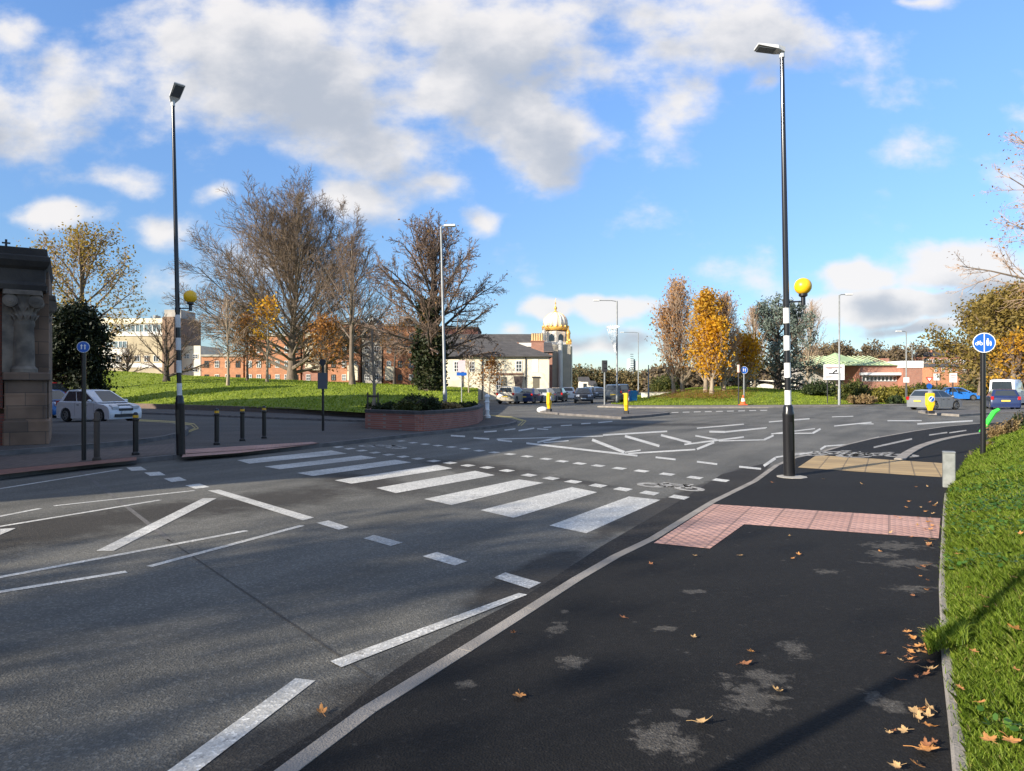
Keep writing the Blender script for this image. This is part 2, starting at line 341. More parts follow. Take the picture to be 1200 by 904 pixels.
M['twig']=mat('twig_brown',(0.20,0.135,0.095),(0.13,0.09,0.07),scale=2,rough=0.95)
M['twigpale']=mat('twig_pale_brown',(0.40,0.28,0.19),(0.29,0.20,0.14),scale=2,rough=0.95)
M['slate']=brick_mat('slate_roof',(0.085,0.078,0.074),(0.065,0.06,0.058),(0.04,0.038,0.036),0.5,0.3,0.012)
M['brickred']=brick_mat('red_brick',(0.42,0.13,0.07),(0.32,0.10,0.06),(0.32,0.27,0.22))
M['brickorange']=brick_mat('orange_brick',(0.52,0.20,0.085),(0.42,0.16,0.075),(0.38,0.28,0.2),0.4,0.15,0.012)
M['brickplanter']=brick_mat('planter_brick',(0.36,0.13,0.09),(0.26,0.09,0.065),(0.25,0.2,0.17))
M['stone']=brick_mat('sooty_sandstone',(0.25,0.155,0.10),(0.13,0.09,0.065),(0.09,0.07,0.055),.75,.33,.008,dirt=.8)
M['stoneblack']=mat('blackened_sandstone',(0.075,0.065,0.055),(0.035,0.032,0.03),scale=1.2,rough=0.92,bump=0.6,bscale=14,detail=8)
M['cream']=mat('cream_render',(0.80,0.72,0.54),(0.70,0.62,0.46),scale=0.6,rough=0.85)
M['render_white']=mat('white_render',(0.78,0.74,0.66),(0.66,0.62,0.55),scale=0.5,rough=0.85)
M['concrete']=mat('concrete',(0.42,0.39,0.34),(0.3,0.28,0.25),scale=0.8,rough=0.9)
M['gold']=mat('gilded_trim',(0.85,0.50,0.12),(0.7,0.38,0.08),scale=2,rough=0.35,metal=0.3)
M['grass']=None
# ------------------------------------------------------------------ the ground, road and paving
far=MB(); far.quad((-3000,-600,-0.06),(3000,-600,-0.06),(3000,5000,-0.06),(-3000,5000,-0.06))
far.build('ground',mat('distant_earth',(0.10,0.11,0.055),(0.16,0.13,0.08),scale=0.02,rough=1),kind='structure')
STRIPE=R(60)
def Gp(px,py,z=0): p=G(px,py,z); return (p.x,p.y)
pat=[]
for (px,py,rx,ry,w,a) in [(560,548,3.2,1.1,1.3,R(-52)),(430,566,3.0,.9,1.3,R(-52)),(330,585,2.5,1.3,1.2,R(60)),(150,605,4,1.2,1.3,R(50)),(30,630,2.5,1.2,1.1,R(50)),(740,498,8,2.0,1.1,R(5)),(680,565,1.6,.4,1.0,R(-52))]:
    x,y=Gp(px,py); pat.append((x,y,rx,ry,w,a))
# dark strip of newer tarmac along the near kerb
for (a,b) in [((690,640),(860,560)),((560,720),(700,640)),((860,560),(905,545))]:
    p=G(*a);q=G(*b);c=(p+q)/2; pat.append((c.x-.12,c.y,(q-p).length*.62,.34,2.0,math.atan2(q.y-p.y,q.x-p.x)))
p0=G(310,904);  pat.append((-.95,3.2,2.6,.75,1.4,R(58)))
m_road=ground_mat('road_asphalt',(0.078,0.075,0.066),(0.160,0.152,0.131),0.34,streak_rot=R(60),rough=0.78,patches=pat,patchcol=(0.036,0.031,0.025),fine_scale=110,bump=1.0)
rd=MB()
rd.quad((-80,-40,0),(140,-40,0),(140,100,0),(-80,100,0)); rd.quad((-14,100,0),(26,100,0),(40,420,0),(-10,420,0))
rd.build('road',m_road,kind='structure')
# paint
m_paint=ground_mat('road_paint_white',(0.38,0.37,0.34),(0.62,0.60,0.545),0.3,wear=(0.12,0.11,0.10),rough=0.6,fine_scale=90,big=2.5)
m_paintold=ground_mat('worn_paint',(0.19,0.18,0.165),(0.40,0.38,0.34),0.35,rough=0.7,fine_scale=60,big=3)
zb=MB()
for q in [[(278,539.5),(292,543.5),(407,531.7),(388,528)],[(310,547),(328,550),(442,536.7),(423,534)],[(348,554.5),(367,558),(482,542),(463,539)],
 [(392,563),(412,567),(530,549),(512,545)],[(441,572),(464,578),(580,557),(557,552)],[(497,585),(529,592),(637,566),(608,562)],[(563,598),(602,607),(700,577),(670,571)],[(644,616),(687,625),(774,586),(737,582)]]:
    zb.quad(*[G(x,y,0.004) for x,y in q])
zb.build('zebra_crossing_stripes',m_paint,kind='structure')
dm=MB()
d1=Vector((math.cos(STRIPE),math.sin(STRIPE),0)); d2=Vector((math.cos(R(-52)),math.sin(R(-52)),0))
def stud(px,py,a=.15,b=.15):
    c=G(px,py,0.004); dm.quad(c-d1*a-d2*b,c-d1*a+d2*b,c+d1*a+d2*b,c+d1*a-d2*b)
Z2=lambda x,y:(300+x/3,480+y/3)
Z3=lambda x,y:(560+x/3.53,470+y/3.53)
Z6=lambda x,y:(560+x/2.727,480+y/2.727)
C3=lambda x,y:(880+x/4,470+y/4)
for x,y in [(290,132),(330,138),(372,145),(418,152),(466,159),(517,166),(570,173),(625,181),(682,188),(745,197),(813,204),(882,215),(960,231),(1037,242),(1115,254)]: stud(*Z2(x,y))
for x,y in [(497,350),(600,365),(710,381),(832,398)]: stud(*Z3(x,y))
for x,y in [(510,111),(552,117),(595,122),(640,127),(687,132),(735,138),(785,145),(838,151),(893,157),(953,165),(1020,174),(1076,182),(1138,190)]: stud(*Z2(x,y))
for x,y in [(498,268),(585,279),(677,290),(783,303),(898,317),(1005,328)]: stud(*Z3(x,y))
for q in [[(371,613),(397,621),(409,618),(385,610)],[(426,631),(458,640),(472,636),(438,627)],[(495,652),(533,663),(547,658),(512,647)],[(579,677),(620,690),(634,683),(592,671)],
          [(148,548),(154,552),(172,551),(165,547)],[(169,554),(176,558),(194,557),(187,553)],[(192,561),(201,565),(219,563),(210,559)],[(217,569),(229,573),(246,571),(234,567)]]:
    dm.quad(*[G(x,y,0.004) for x,y in q])
dm.build('give_way_markings',m_paint,kind='structure')
lm=MB()
LC=[0]
def pq(mb,q,z=0.004):
    LC[0]+=1; zz_=z+.0005*(LC[0]%9); mb.quad(*[G(x,y,zz_) for x,y in q])
def line(a,b,t,mb=None,z=0.004):
    a=Vector(a);b=Vector(b); d=(b-a).normalized(); n=Vector((-d.y,d.x))*t/2
    pq(mb or lm,[a-n,b-n,b+n,a+n],z)
def wline(a,b,w,mb=None,z=0.004):
    p=G(*a,z);q=G(*b,z); d=(q-p).normalized(); n=Vector((-d.y,d.x,0))*w/2; (mb or lm).quad(p-n,q-n,q+n,p+n)
pq(lm,[(243.5,575),(355,610),(368,606.7),(257,574)])
pq(lm,[(112.7,645.7),(133,645.7),(254,584),(238,584)])
pq(lm,[(0,620),(0,627),(18,619.5),(17,619)])
for a,b in [((63,593),(228,575)),((-60,627),(188,586)),((-60,617),(47,596)),((-40,684),(289,622)),((175,664),(354,616)),((-40,700),(148,670)),((-20,576),(143,550))]: wline(a,b,.085)
pq(lm,[(387,775),(400,782),(618,697),(608,695)])
a=G(215,904);b=G(358,797); d=(b-a).normalized(); a2=a-d*1.2; n=Vector((-d.y,d.x,0))*.065
lm.quad(a2-n+Vector((0,0,.004)),b-n+Vector((0,0,.004)),b+n+Vector((0,0,.004)),a2+n+Vector((0,0,.004)))
for a,b,t in [((60,95),(400,85),1.0),((400,82),(605,70),1.8),((155,108),(510,148),2.1),((190,105),(265,90),1.8),((210,106),(290,100),1.2),((480,141),(695,128),1.7),
  ((700,127),(755,105),2.6),((660,112),(850,88),1.7),((770,101),(915,97),1.2),((915,97),(945,83),2.2),((945,77),(1070,76),1.2),((1070,76),(1095,62),2.2),((740,71),(790,72),2.2),((790,72),(920,59),1.8),
  ((700,60),(850,47),1.2),((930,40),(1060,30),1.2),((568,153),(632,160),2),((700,167),(765,175),2.1),((835,183),(905,190),2.2),((695,84),(765,97),1.8),((470,137),(520,130),1.4)]:
    line(Z6(*a),Z6(*b),t)
for a,b,t in [((365,97),(468,137),3.2),((470,85),(580,117),2.8),((585,82),(682,107),2.5)]: line(Z6(*a),Z6(*b),t)
for a,b,t in [((390,118),(565,100),1.2),((95,155),(300,130),1.2),((505,107),(575,108),1.0),((90,98),(275,83),1.1),((0,133),(75,125),1.1),((380,75),(480,72),.9),((640,93),(800,93),1.2),((780,108),(1040,93),1.7),
   ((60,305),(115,268),3.2),((115,264),(290,241),1.7),((325,228),(350,212),2.2),((350,212),(480,203),1.4),((545,182),(600,170),1.4),((735,150),(800,140),1.2)]: line(C3(*a),C3(*b),t)
for a,b,t in [((130,68),(180,60),1.5),((190,62),(225,64),1.1),((210,58),(235,56),1),((265,52),(300,50),1),((330,46),(360,44),1),((385,42),(430,38),1),((20,72),(60,69),1.4),((85,66),(120,62),1.2)]: line(Z6(*a),Z6(*b),t)
for a,b in [((685,92),(735,95)),((765,100),(820,104)),((850,108),(900,113)),((990,115),(1070,98))]: line(Z2(*a),Z2(*b),1.7)
for i in range(9): line((787+i*13,483.6-i*.3),(795+i*13,483.4-i*.3),.8)
lm.build('line_markings',m_paint,kind='structure')
# double yellow lines at the two corners
ym=MB()
m_yel=ground_mat('yellow_line_paint',(0.34,0.27,0.10),(0.48,0.38,0.14),0.3,rough=0.7)
for k in (0,3.5):
    pts=[(120,512.5),(190,510),(216,507+k*.4),(229+k,502),(224+k,498-k*.3),(205,496-k*.5),(150,492.5-k*.3)]
    for a,b in zip(pts,pts[1:]): line(a,b,1.0,ym,.008)
    pts=[(575,488-k*.3),(600,490-k*.3),(613+k,493.5),(607+k,499)]
    for a,b in zip(pts,pts[1:]): line(a,b,1.0,ym,.008)
ym.build('yellow_line_markings',m_yel,kind='structure')
# cycle symbols
bm_=MB()
def ring(mb,c,ax,ay,r,w,z,n=14):
    vs=[]
    for k in range(n):
        t=2*math.pi*k/n; d=ax*math.cos(t)+ay*math.sin(t); vs+= [c+d*(r-w/2),c+d*(r+w/2)]
    vs=[(v.x,v.y,z) for v in vs]
    mb.add(vs,[(2*k,2*k+1,(2*k+3)%(2*n),(2*k+2)%(2*n)) for k in range(n)])
def bar2(mb,a,b,w,z):
    d=(b-a).normalized(); n=Vector((-d.y,d.x,0))*w/2; mb.quad(*[(q.x,q.y,z) for q in (a-n,b-n,b+n,a+n)])
def bike(c,ax,ay,z,s,mb,w=.09):
    P=lambda x,y:c+ax*(x*s)+ay*(y*s)
    for wx in (-.55,.55): ring(mb,P(wx,0),ax*s,ay*s,.34,w,z)
    for a,b in [((-.55,0),(-.2,.55)),((-.2,.55),(.05,0)),((-.55,0),(.05,0)),((.05,0),(.4,.6)),((-.2,.55),(.4,.6)),((.55,0),(.38,.75)),((-.3,.66),(-.08,.66)),((.38,.75),(.6,.78))]: bar2(mb,P(*a),P(*b),w*s*.9,z)
c=G(785,571); bike(c,(G(823,573)-G(747,566)).normalized(),(G(795,560)-G(785,571)).normalized(),.006,.62,bm_,.2)
c=G(448,524); bike(c,(G(470,524)-G(428,522)).normalized(),(G(455,519)-G(448,524)).normalized(),.006,.85,bm_,.2)
bm_.build('cycle_symbol_markings',m_paintold,kind='structure')
# --- near footway
PZ=0.10
kerbpx=[(310,904),(420,830),(560,745),(700,658),(755,633),(830,588),(880,564),(907,545),(930,536),(955,531),(990,521),(1020,514),(1065,506),(1105,500),(1150,496),(1230,491)]
kerb=[G(x,y,PZ) for x,y in kerbpx]; kerb[0]=G(318,904,PZ)
d=(kerb[1]-kerb[0]).normalized(); kerb=[kerb[0]-d*1.6-Vector((.74,.67,0))*14,kerb[0]-d*1.6]+kerb
edgepx=[(1118,904),(1110,841),(1104,788),(1102,739),(1100,685),(1103,632),(1105,600),(1107,580),(1121,556),(1129,543),(1148,526),(1165,512),(1185,503),(1230,494)]
edge=[G(x,y,PZ) for x,y in edgepx]
d=(edge[5]-edge[0]).normalized(); edge=[edge[0]-d*14]+edge
spots=[]
for (px,py,rx,ry) in [(650,735,.10,.16),(660,716,.05,.06),(672,777,.12,.14),(545,803,.06,.07),(550,800,.05,.05),(875,815,.22,.26),(900,795,.16,.15),(775,862,.20,.22),(800,880,.12,.12),(1035,822,.12,.17),(1050,640,.4,.25),(1062,660,.4,.22),(1065,690,.22,.15),(1035,650,.2,.2),(780,738,.12,.08),(815,693,.15,.08),(970,670,.14,.10),(930,760,.12,.18),(745,845,.06,.05),(800,835,.05,.05)]:
    x,y=Gp(px,py,PZ); spots.append((x,y,rx*1.25,ry*1.25,1.15,0))
m_foot=ground_mat('new_footway_asphalt',(0.0075,0.0068,0.0062),(0.0125,0.0115,0.0105),0.42,spots=spots,spotcol=(0.075,0.068,0.058),rough=0.85,fine_scale=120,bump=1.0,big=.8)
def strip_poly(A,B,z):
    mb=MB(); mb.add([(p.x,p.y,z) for p in A]+[(p.x,p.y,z) for p in reversed(B)],[tuple(range(len(A)+len(B)))][::1]); return mb
def fill_between(A,B,z,name,m,n=60,kind='structure'):
    def resamp(P):
        L=[0]
        for a,b in zip(P,P[1:]): L.append(L[-1]+(b-a).length)
        out=[]
        for i in range(n+1):
            s=L[-1]*i/n
            for k in range(len(P)-1):
                if s<=L[k+1]+1e-9: out.append(P[k].lerp(P[k+1],(s-L[k])/max(1e-9,L[k+1]-L[k]))); break
        return out
    a=resamp(A);b=resamp(B); mb=MB()
    for i in range(n): mb.quad((a[i].x,a[i].y,z),(b[i].x,b[i].y,z),(b[i+1].x,b[i+1].y,z),(a[i+1].x,a[i+1].y,z))
    return mb.build(name,m,kind=kind)
fill_between(kerb,edge,PZ,'footway',m_foot)
gk=kerb[2:9]
gr=[G(x,y) for x,y in [(296,904),(385,848),(442,800),(482,772),(540,738),(600,707),(634,687),(704,641),(802,584),(846,556),(905,541)]]
m_gut=ground_mat('gutter_tarmac',(0.017,0.0155,0.014),(0.034,0.030,0.026),0.5,rough=.85,fine_scale=110,bump=1.0,big=1.5)
fill_between(gr,[Vector((p.x,p.y,0)) for p in gk],.002,'gutter_tarmac',m_gut,60)
sm=MB(); wline((196,632),(436,794),.016,sm,.003); sm.build('tar_seam',ground_mat('seam_dark',(0.06,0.055,0.05),(0.085,0.08,0.07),.4),kind='structure')
sm=MB(); wline((92,550),(200,634),.06,sm,.003); sm.build('worn_seam',ground_mat('seam_grey',(0.10,0.095,0.088),(0.15,0.14,0.13),.4),kind='structure')

def offset_path(P,w):
    out=[]
    for i,p in enumerate(P):
        d=(P[min(i+1,len(P)-1)]-P[max(0,i-1)]).normalized(); out.append(p+Vector((d.y,-d.x,0))*w)
    return out
def kerb_run(P,w,z0,z1,name,m,side=1,stone=0.9,gap=0.006):
    """kerb stones laid end to end along path P, w to the right of it"""
    mb=MB(); 
    L=[0]
    for a,b in zip(P,P[1:]): L.append(L[-1]+(b-a).length)
    def at(s):
        for k in range(len(P)-1):
            if s<=L[k+1]+1e-9:
                d=(P[k+1]-P[k]).normalized(); return P[k].lerp(P[k+1],(s-L[k])/max(1e-9,L[k+1]-L[k])),d
        return P[-1],(P[-1]-P[-2]).normalized()
    s=0
    while s<L[-1]-.05:
        e=min(L[-1],s+stone-gap); a,da=at(s); b,db=at(e)
        na=Vector((da.y,-da.x,0))*w*side; nb=Vector((db.y,-db.x,0))*w*side
        # use mid direction so neighbours butt
        dd=(b-a).normalized(); nn=Vector((dd.y,-dd.x,0))*w*side; na=nb=nn
        c=.012
        prof=[(0,z0),(0,z1-c),(c/w,z1),(1,z1)] 
        ra=[(a+na*t) for t,_ in prof]; rb=[(b+nb*t) for t,_ in prof]
        vs=[(q.x,q.y,zz) for q,(t,zz) in zip(ra,prof)]+[(q.x,q.y,zz) for q,(t,zz) in zip(rb,prof)]
        vs+= [(*(a+na).xy,z0),(*(b+nb).xy,z0)]
        mb.add(vs,[(0,1,5,4),(1,2,6,5),(2,3,7,6),(0,8,3,2,1),(4,5,6,7,9),(3,8,9,7)])
        s+=stone
    return mb.build(name,m,kind='structure')
kerb_run(kerb[:9],0.105,-.02,PZ+.004,'near_kerb',M['kerb'])
kerb_run(kerb[8:],0.105,-.02,PZ+.004,'near_kerb',M['kerb'])
# tactile paving
m_pink=brick_mat('pink_tactile_slabs',(0.48,0.28,0.225),(0.42,0.235,0.185),(0.30,0.18,0.145),0.4,0.4,0.012,rot=(0,0,-R(62)),vert=False,offset=0,blister=0.133,dirt=.35)
m_buff=brick_mat('buff_ribbed_slabs',(0.42,0.29,0.14),(0.34,0.235,0.115),(0.20,0.145,0.08),0.4,0.4,0.012,rot=(0,0,-R(62)),vert=False,offset=0,ribs=0.1333,dirt=.4)
def paving(name,pts,m,z):
    mb=MB(); mb.add([tuple(G(x,y,z)) for x,y in pts],[tuple(range(len(pts)))]); return mb.build(name,m,kind='structure')
paving('tactile_paving',[(766,636.5),(832,643),(872,614.5),(1100,631),(1102,607.5),(836,591)],m_pink,PZ+.004)
paving('tactile_paving',[(935,548),(1104,559.5),(1105,543),(957,533.5)],m_buff,PZ+.004)
paving('tactile_paving',[(213,536),(280,531),(375,520),(366,518),(265,524),(217,527)],m_pink,PZ+.004)
pm=MB()
line(C3(575,218),C3(755,178),1.9,pm,PZ+.004)
line(C3(835,160),C3(920,148),1.4,pm,PZ+.004); line(C3(930,150),C3(1010,138),1.3,pm,PZ+.004)
line(C3(458,262),C3(515,240),2.2,pm,PZ+.004)
c=G(*C3(385,250),PZ); bike(c,Vector((1,.05,0)),Vector((.25,1,0)),PZ+.006,1.0,pm,.16)
c=G(*C3(592,258),PZ); bike(c,Vector((1,.05,0)),Vector((.25,1,0)),PZ+.006,1.0,pm,.16)
pm.build('cycle_track_markings',m_paintold,kind='structure')
cyc=[G(*C3(x,y),PZ) for x,y in [(670,275),(695,255),(720,240),(755,222),(800,205),(845,191),(900,178),(950,168),(1000,160),(1080,150),(1200,140)]]
kerb_run(cyc,0.22,PZ-.05,PZ+.03,'cycle_track_kerb',M['kerb'])
# --- left footways
lk=[(-60,572),(0,562),(100,549),(211,538),(300,532),(390,523),(460,515),(487,511.7),(533,506.7),(575,502.5),(593,500.3),(603,498),(606,496),(602,493.8),(593,492.5),(573,489)]
lkw=[G(x,y,0.0) for x,y in lk]
lback=[(-60,538),(0,534),(100,526.5),(165,520.5),(205,513),(260,507),(330,501),(400,497),(440,494),(500,492),(545,489.5),(573,488.5)]
lbw=[G(x,y,PZ) for x,y in lback]
m_blocks=brick_mat('block_paving_grey',(0.15,0.11,0.09),(0.11,0.085,0.072),(0.05,0.045,0.04),0.2,0.1,0.008,rot=(0,0,R(25)),vert=False)
m_oldfoot=ground_mat('old_footway_asphalt',(0.075,0.066,0.06),(0.11,0.10,0.09),0.4,rough=0.9,fine_scale=120)
fill_between(lkw,lbw,PZ,'left_footway',m_oldfoot)
kerb_run(list(reversed(lkw)),0.14,-.02,PZ+.004,'left_kerb',M['kerbdark'])
fill_between([G(x,y,PZ) for x,y in [(-60,556),(0,550),(100,541),(165,535),(205,531)]],[G(x,y,PZ) for x,y in [(-60,540),(0,536),(100,528.5),(165,523),(205,520)]],PZ+.004,'block_paving',m_blocks,20)
fill_between([G(x,y,PZ) for x,y in [(-60,566),(0,557),(100,546),(160,540)]],[G(x,y,PZ) for x,y in [(-60,557),(0,551),(100,541.7),(160,536)]],PZ+.008,'brick_strip_paving',brick_mat('red_block_paving',(0.25,0.11,0.075),(0.20,0.09,0.065),(0.1,0.06,0.05),0.2,0.1,0.006,rot=(0,0,R(25)),vert=False),20)
# pavement round the stone building
bp_front=[(-150,545),(0,534),(100,526),(165,519.5),(200,514),(216,509),(222,505),(217,501),(200,498.5),(160,496.5)]
bpw=[G(x,y,PZ) for x,y in bp_front]; bpb=[G(-220,530,PZ),G(-120,515,PZ),G(-60,510,PZ),G(0,503,PZ),G(60,499.5,PZ),G(110,497,PZ),G(150,496.2,PZ)]
fill_between(bpw,bpb,.2,'building_pavement',m_oldfoot,40)
kerb_run(list(reversed(bpw)),0.14,.0,.204,'building_kerb',M['kerbdark'])
# side street surface
m_side=ground_mat('side_street_asphalt',(0.070,0.066,0.062),(0.105,0.10,0.09),0.4,rough=0.85,fine_scale=120)
ss=MB(); ss.add([tuple(G(x,y,.004)) for x,y in [(-250,520),(0,520),(230,520),(330,503),(440,496),(545,491),(575,488.5),(520,488),(430,489.5),(300,484),(150,476),(-250,472)]],[tuple(range(12))])
ss.build('side_street',m_side,kind='structure')
# ------------------------------------------------------------------ lawns
def grass_mat(name,c1,c2,c3,scale=8):
    m=bpy.data.materials.new(name); m.use_nodes=True; t=m.node_tree; b=t.nodes['Principled BSDF']
    tcn=t.nodes.new('ShaderNodeTexCoord'); P=tcn.outputs['Object']
    n=t.nodes.new('ShaderNodeTexNoise'); n.inputs['Scale'].default_value=scale; n.inputs['Detail'].default_value=8; n.inputs['Roughness'].default_value=.75; t.links.new(P,n.inputs['Vector'])
    n2=t.nodes.new('ShaderNodeTexNoise'); n2.inputs['Scale'].default_value=.25; n2.inputs['Detail'].default_value=6; t.links.new(P,n2.inputs['Vector'])
    cr=t.nodes.new('ShaderNodeValToRGB'); t.links.new(mnode(t,'ADD',mnode(t,'MULTIPLY',n.outputs['Fac'],.6),mnode(t,'MULTIPLY',n2.outputs['Fac'],.4)),cr.inputs[0])
    cr.color_ramp.elements[0].position=.38; cr.color_ramp.elements[0].color=(*c1,1); cr.color_ramp.elements[1].position=.62; cr.color_ramp.elements[1].color=(*c3,1)
    e=cr.color_ramp.elements.new(.5); e.color=(*c2,1)
    t.links.new(cr.outputs[0],b.inputs['Base Color']); b.inputs['Roughness'].default_value=.9; b.inputs['Specular IOR Level'].default_value=.2
    bp=t.nodes.new('ShaderNodeBump'); bp.inputs['Strength'].default_value=1; bp.inputs['Distance'].default_value=.12; t.links.new(n.outputs['Fac'],bp.inputs['Height']); t.links.new(bp.outputs[0],b.inputs['Normal'])
    return m
m_lawn=grass_mat('lawn_grass',(0.10,0.14,0.014),(0.20,0.26,0.024),(0.30,0.34,0.045))
m_lawnR=m_lawn
def interp(x,tab):
    if x<=tab[0][0]: return tab[0][1]
    for (a,b),(c,d) in zip(tab,tab[1:]):
        if x<=c: return b+(d-b)*(x-a)/(c-a)
    return tab[-1][1]
class Lawn:
    def __init__(s,front,crest,Yc,z0,x0,x1,back=25):
        s.front=front; s.crest=crest; s.Yc=Yc; s.z0=z0; s.x0=x0; s.x1=x1; s.back=back
    def zY(s,px,Y):
        yf=interp(px,s.front); Yf=(CH-s.z0)*F/(yf-CY); Yc=interp(px,s.Yc); zc=zat(interp(px,s.crest),Yc)
        t=max(0,min(1,(Y-Yf)/(Yc-Yf))); t=math.sin(t*math.pi/2)**1.1
        return s.z0+(zc-s.z0)*t
    def pt(s,px,py):
        yf=interp(px,s.front); Yf=(CH-s.z0)*F/(yf-CY); Yc=interp(px,s.Yc)+s.back
        best=None
        for i in range(400):
            Y=Yf+(Yc-Yf)*i/399; z=s.zY(px,Y); y=CY-(z-CH)*F/Y
            if best is None or abs(y-py)<best[0]: best=(abs(y-py),Y,z)
        return Vector((xat(px,best[1]),best[1],best[2]))
    def mesh(s,name,m,nx=90,ny=30):
        mb=MB(); vs=[]
        for j in range(ny+1):
            for i in range(nx+1):
                px=s.x0+(s.x1-s.x0)*i/nx; yf=interp(px,s.front); Yf=(CH-s.z0)*F/(yf-CY); Yc=interp(px,s.Yc)+s.back
                Y=Yf+(Yc-Yf)*j/ny; vs.append((xat(px,Y),Y,s.zY(px,Y)+(0 if j==0 else .05*math.sin(px*.31+j)*math.cos(j*1.7))))
        mb.add(vs,[(j*(nx+1)+i,j*(nx+1)+i+1,(j+1)*(nx+1)+i+1,(j+1)*(nx+1)+i) for j in range(ny) for i in range(nx)])
        return mb.build(name,m,smooth=True,kind='structure')
LL=Lawn([(-300,469),(0,471.5),(150,473),(340,479),(430,484),(500,484),(560,482)],[(-300,430),(50,432),(140,436),(220,441),(300,444.5),(370,447.5),(480,452),(560,456)],[(-300,110),(140,95),(370,82),(560,70)],.38,-300,560)
LL.mesh('left_lawn',m_lawn)
LR=Lawn([(715,473.2),(740,475),(800,475),(1000,474),(1068,473)],[(715,472.8),(740,467.5),(780,461),(810,455.5),(860,453.5),(900,456),(940,458.5),(1000,461),(1068,468)],[(715,74),(740,84),(800,80),(1068,78)],.12,715,1068)
LR.mesh('roundabout_lawn',m_lawn)
# leaf litter patch under the yellow trees
lp=MB(); vs=[];nx=24;ny=10
for j in range(ny+1):
    for i in range(nx+1):
        a=i/nx; px=772+ (868-772)*a; py0=470-2*math.sin(a*math.pi)-a*4; py1=460-3*math.sin(a*math.pi)+ (2 if a>.7 else 0)
        q=LR.pt(px,py0+(py1-py0)*j/ny); vs.append((q.x,q.y,q.z+.05))
lp.add(vs,[(j*(nx+1)+i,j*(nx+1)+i+1,(j+1)*(nx+1)+i+1,(j+1)*(nx+1)+i) for j in range(ny) for i in range(nx)])
# low wall and footway in front of left lawn
wf=[G(x,y,0.1) for x,y in [(-300,473),(0,476),(150,478),(340,484.5),(440,490)]]
def wall_run(P,w,z0,z1,mb):
    for a,b in zip(P,P[1:]):
        d=(b-a).normalized(); n=Vector((-d.y,d.x,0))*w
        mb.add([(*a.xy,z0),(*b.xy,z0),(*(b+n).xy,z0),(*(a+n).xy,z0),(*a.xy,z1),(*b.xy,z1),(*(b+n).xy,z1),(*(a+n).xy,z1)],[(0,3,2,1),(4,5,6,7),(0,1,5,4),(1,2,6,5),(2,3,7,6),(3,0,4,7)])
o=MB(); wall_run(wf,.3,.0,.42,o); rw=o.build('retaining_wall',brick_mat('old_wall_brick',(0.16,0.10,0.075),(0.12,0.08,0.06),(0.08,0.07,0.06)),label='low dark brick retaining wall holding up the left lawn',cat='wall')
fk=[G(x,y,0.0) for x,y in [(-300,479),(0,482),(184,486),(240,488),(340,492),(430,495)]]
fill_between(fk,wf,PZ,'lawn_footway',m_oldfoot,30)
kerb_run(list(fk)[::-1],.14,-.02,PZ+.004,'lawn_kerb',M['kerbdark'],side=-1)
# strip of footway in front of right lawn
rf=[G(x,y,0.0) for x,y in [(700,477.5),(740,478.5),(800,478.8),(900,478.5),(1000,477),(1060,475.5),(1085,474.5)]]
rb_=[G(x,y,0.1) for x,y in [(715,473),(740,475),(800,475),(1000,474),(1068,473),(1090,472.5)]]
fill_between(rf,rb_,PZ,'roundabout_footway',mat('pale_footway',(0.22,0.19,0.16),(0.16,0.14,0.12),scale=.5,rough=.9),40)
kerb_run(list(rf),.14,-.02,PZ+.004,'roundabout_kerb',M['kerb'],side=-1)
# traffic islands
def island(pts,name,topm,km,h=.12):
    P=[G(x,y,0) for x,y in pts]; mb=MB(); n=len(P)
    c=sum(P,Vector())/n; I=[p+(c-p).normalized()*.25 for p in P]
    mb.add([(*p.xy,0) for p in P]+[(*p.xy,h) for p in P]+[(*p.xy,h+.002) for p in I],[(i,(i+1)%n,n+(i+1)%n,n+i) for i in range(n)]+[(n+i,n+(i+1)%n,2*n+(i+1)%n,2*n+i) for i in range(n)])
    mb.cur=1; mb.add([(*p.xy,h+.002) for p in I],[tuple(range(n))])
    return mb.build(name,[km,topm],kind='structure')
m_isl=mat('island_surface',(0.07,0.065,0.06),(0.11,0.10,0.09),scale=2,rough=.9)
island([(633,484),(660,487),(700,489.5),(728,491.5),(760,489),(785,486),(770,484),(735,483),(690,482),(645,482)],'traffic_island',m_isl,M['kerbdark'])
island([(1076,484),(1088,486),(1124,488.5),(1160,486),(1250,482.5),(1250,480),(1150,483),(1100,483),(1080,482.8)],'traffic_island',m_isl,M['kerb'])
# ------------------------------------------------------------------ right grass bank
N0=Vector((.86,-.51,0))
def bank_h(d,Y): 
    return PZ+.02+ (0.78*(1-math.exp(-max(0,d)*0.75)))+0.03*math.sin(Y*1.3+d*2)*min(1,d)
# resample edge
def resample(P,step):
    L=[0]; out=[]
    for a,b in zip(P,P[1:]): L.append(L[-1]+(b-a).length)
    s=0
    while s<=L[-1]:
        for k in range(len(P)-1):
            if s<=L[k+1]+1e-9: out.append(P[k].lerp(P[k+1],(s-L[k])/max(1e-9,L[k+1]-L[k]))); break
        s+=step
    return out
ed=resample(edge,.35)
dl=[0,.05,.12,.2,.3,.45,.6,.8,1,1.3,1.6,2,2.5,3.2,4,5,7,10,15,25]
bm2=MB(); nx=len(dl)
bm2.add([(*(p+N0*(d+.055)).xy,bank_h(d,p.y)) for p in ed for d in dl],[(i*nx+j,i*nx+j+1,(i+1)*nx+j+1,(i+1)*nx+j) for i in range(len(ed)-1) for j in range(nx-1)])
bm2.build('grass_bank',grass_mat('bank_soil_and_turf',(0.020,0.030,0.007),(0.04,0.06,0.012),(0.07,0.085,0.02),30),smooth=True,kind='structure')
kerb_run([p for p in edge[:9]],.055,.0,PZ+.03,'verge_edging',M['kerb'])
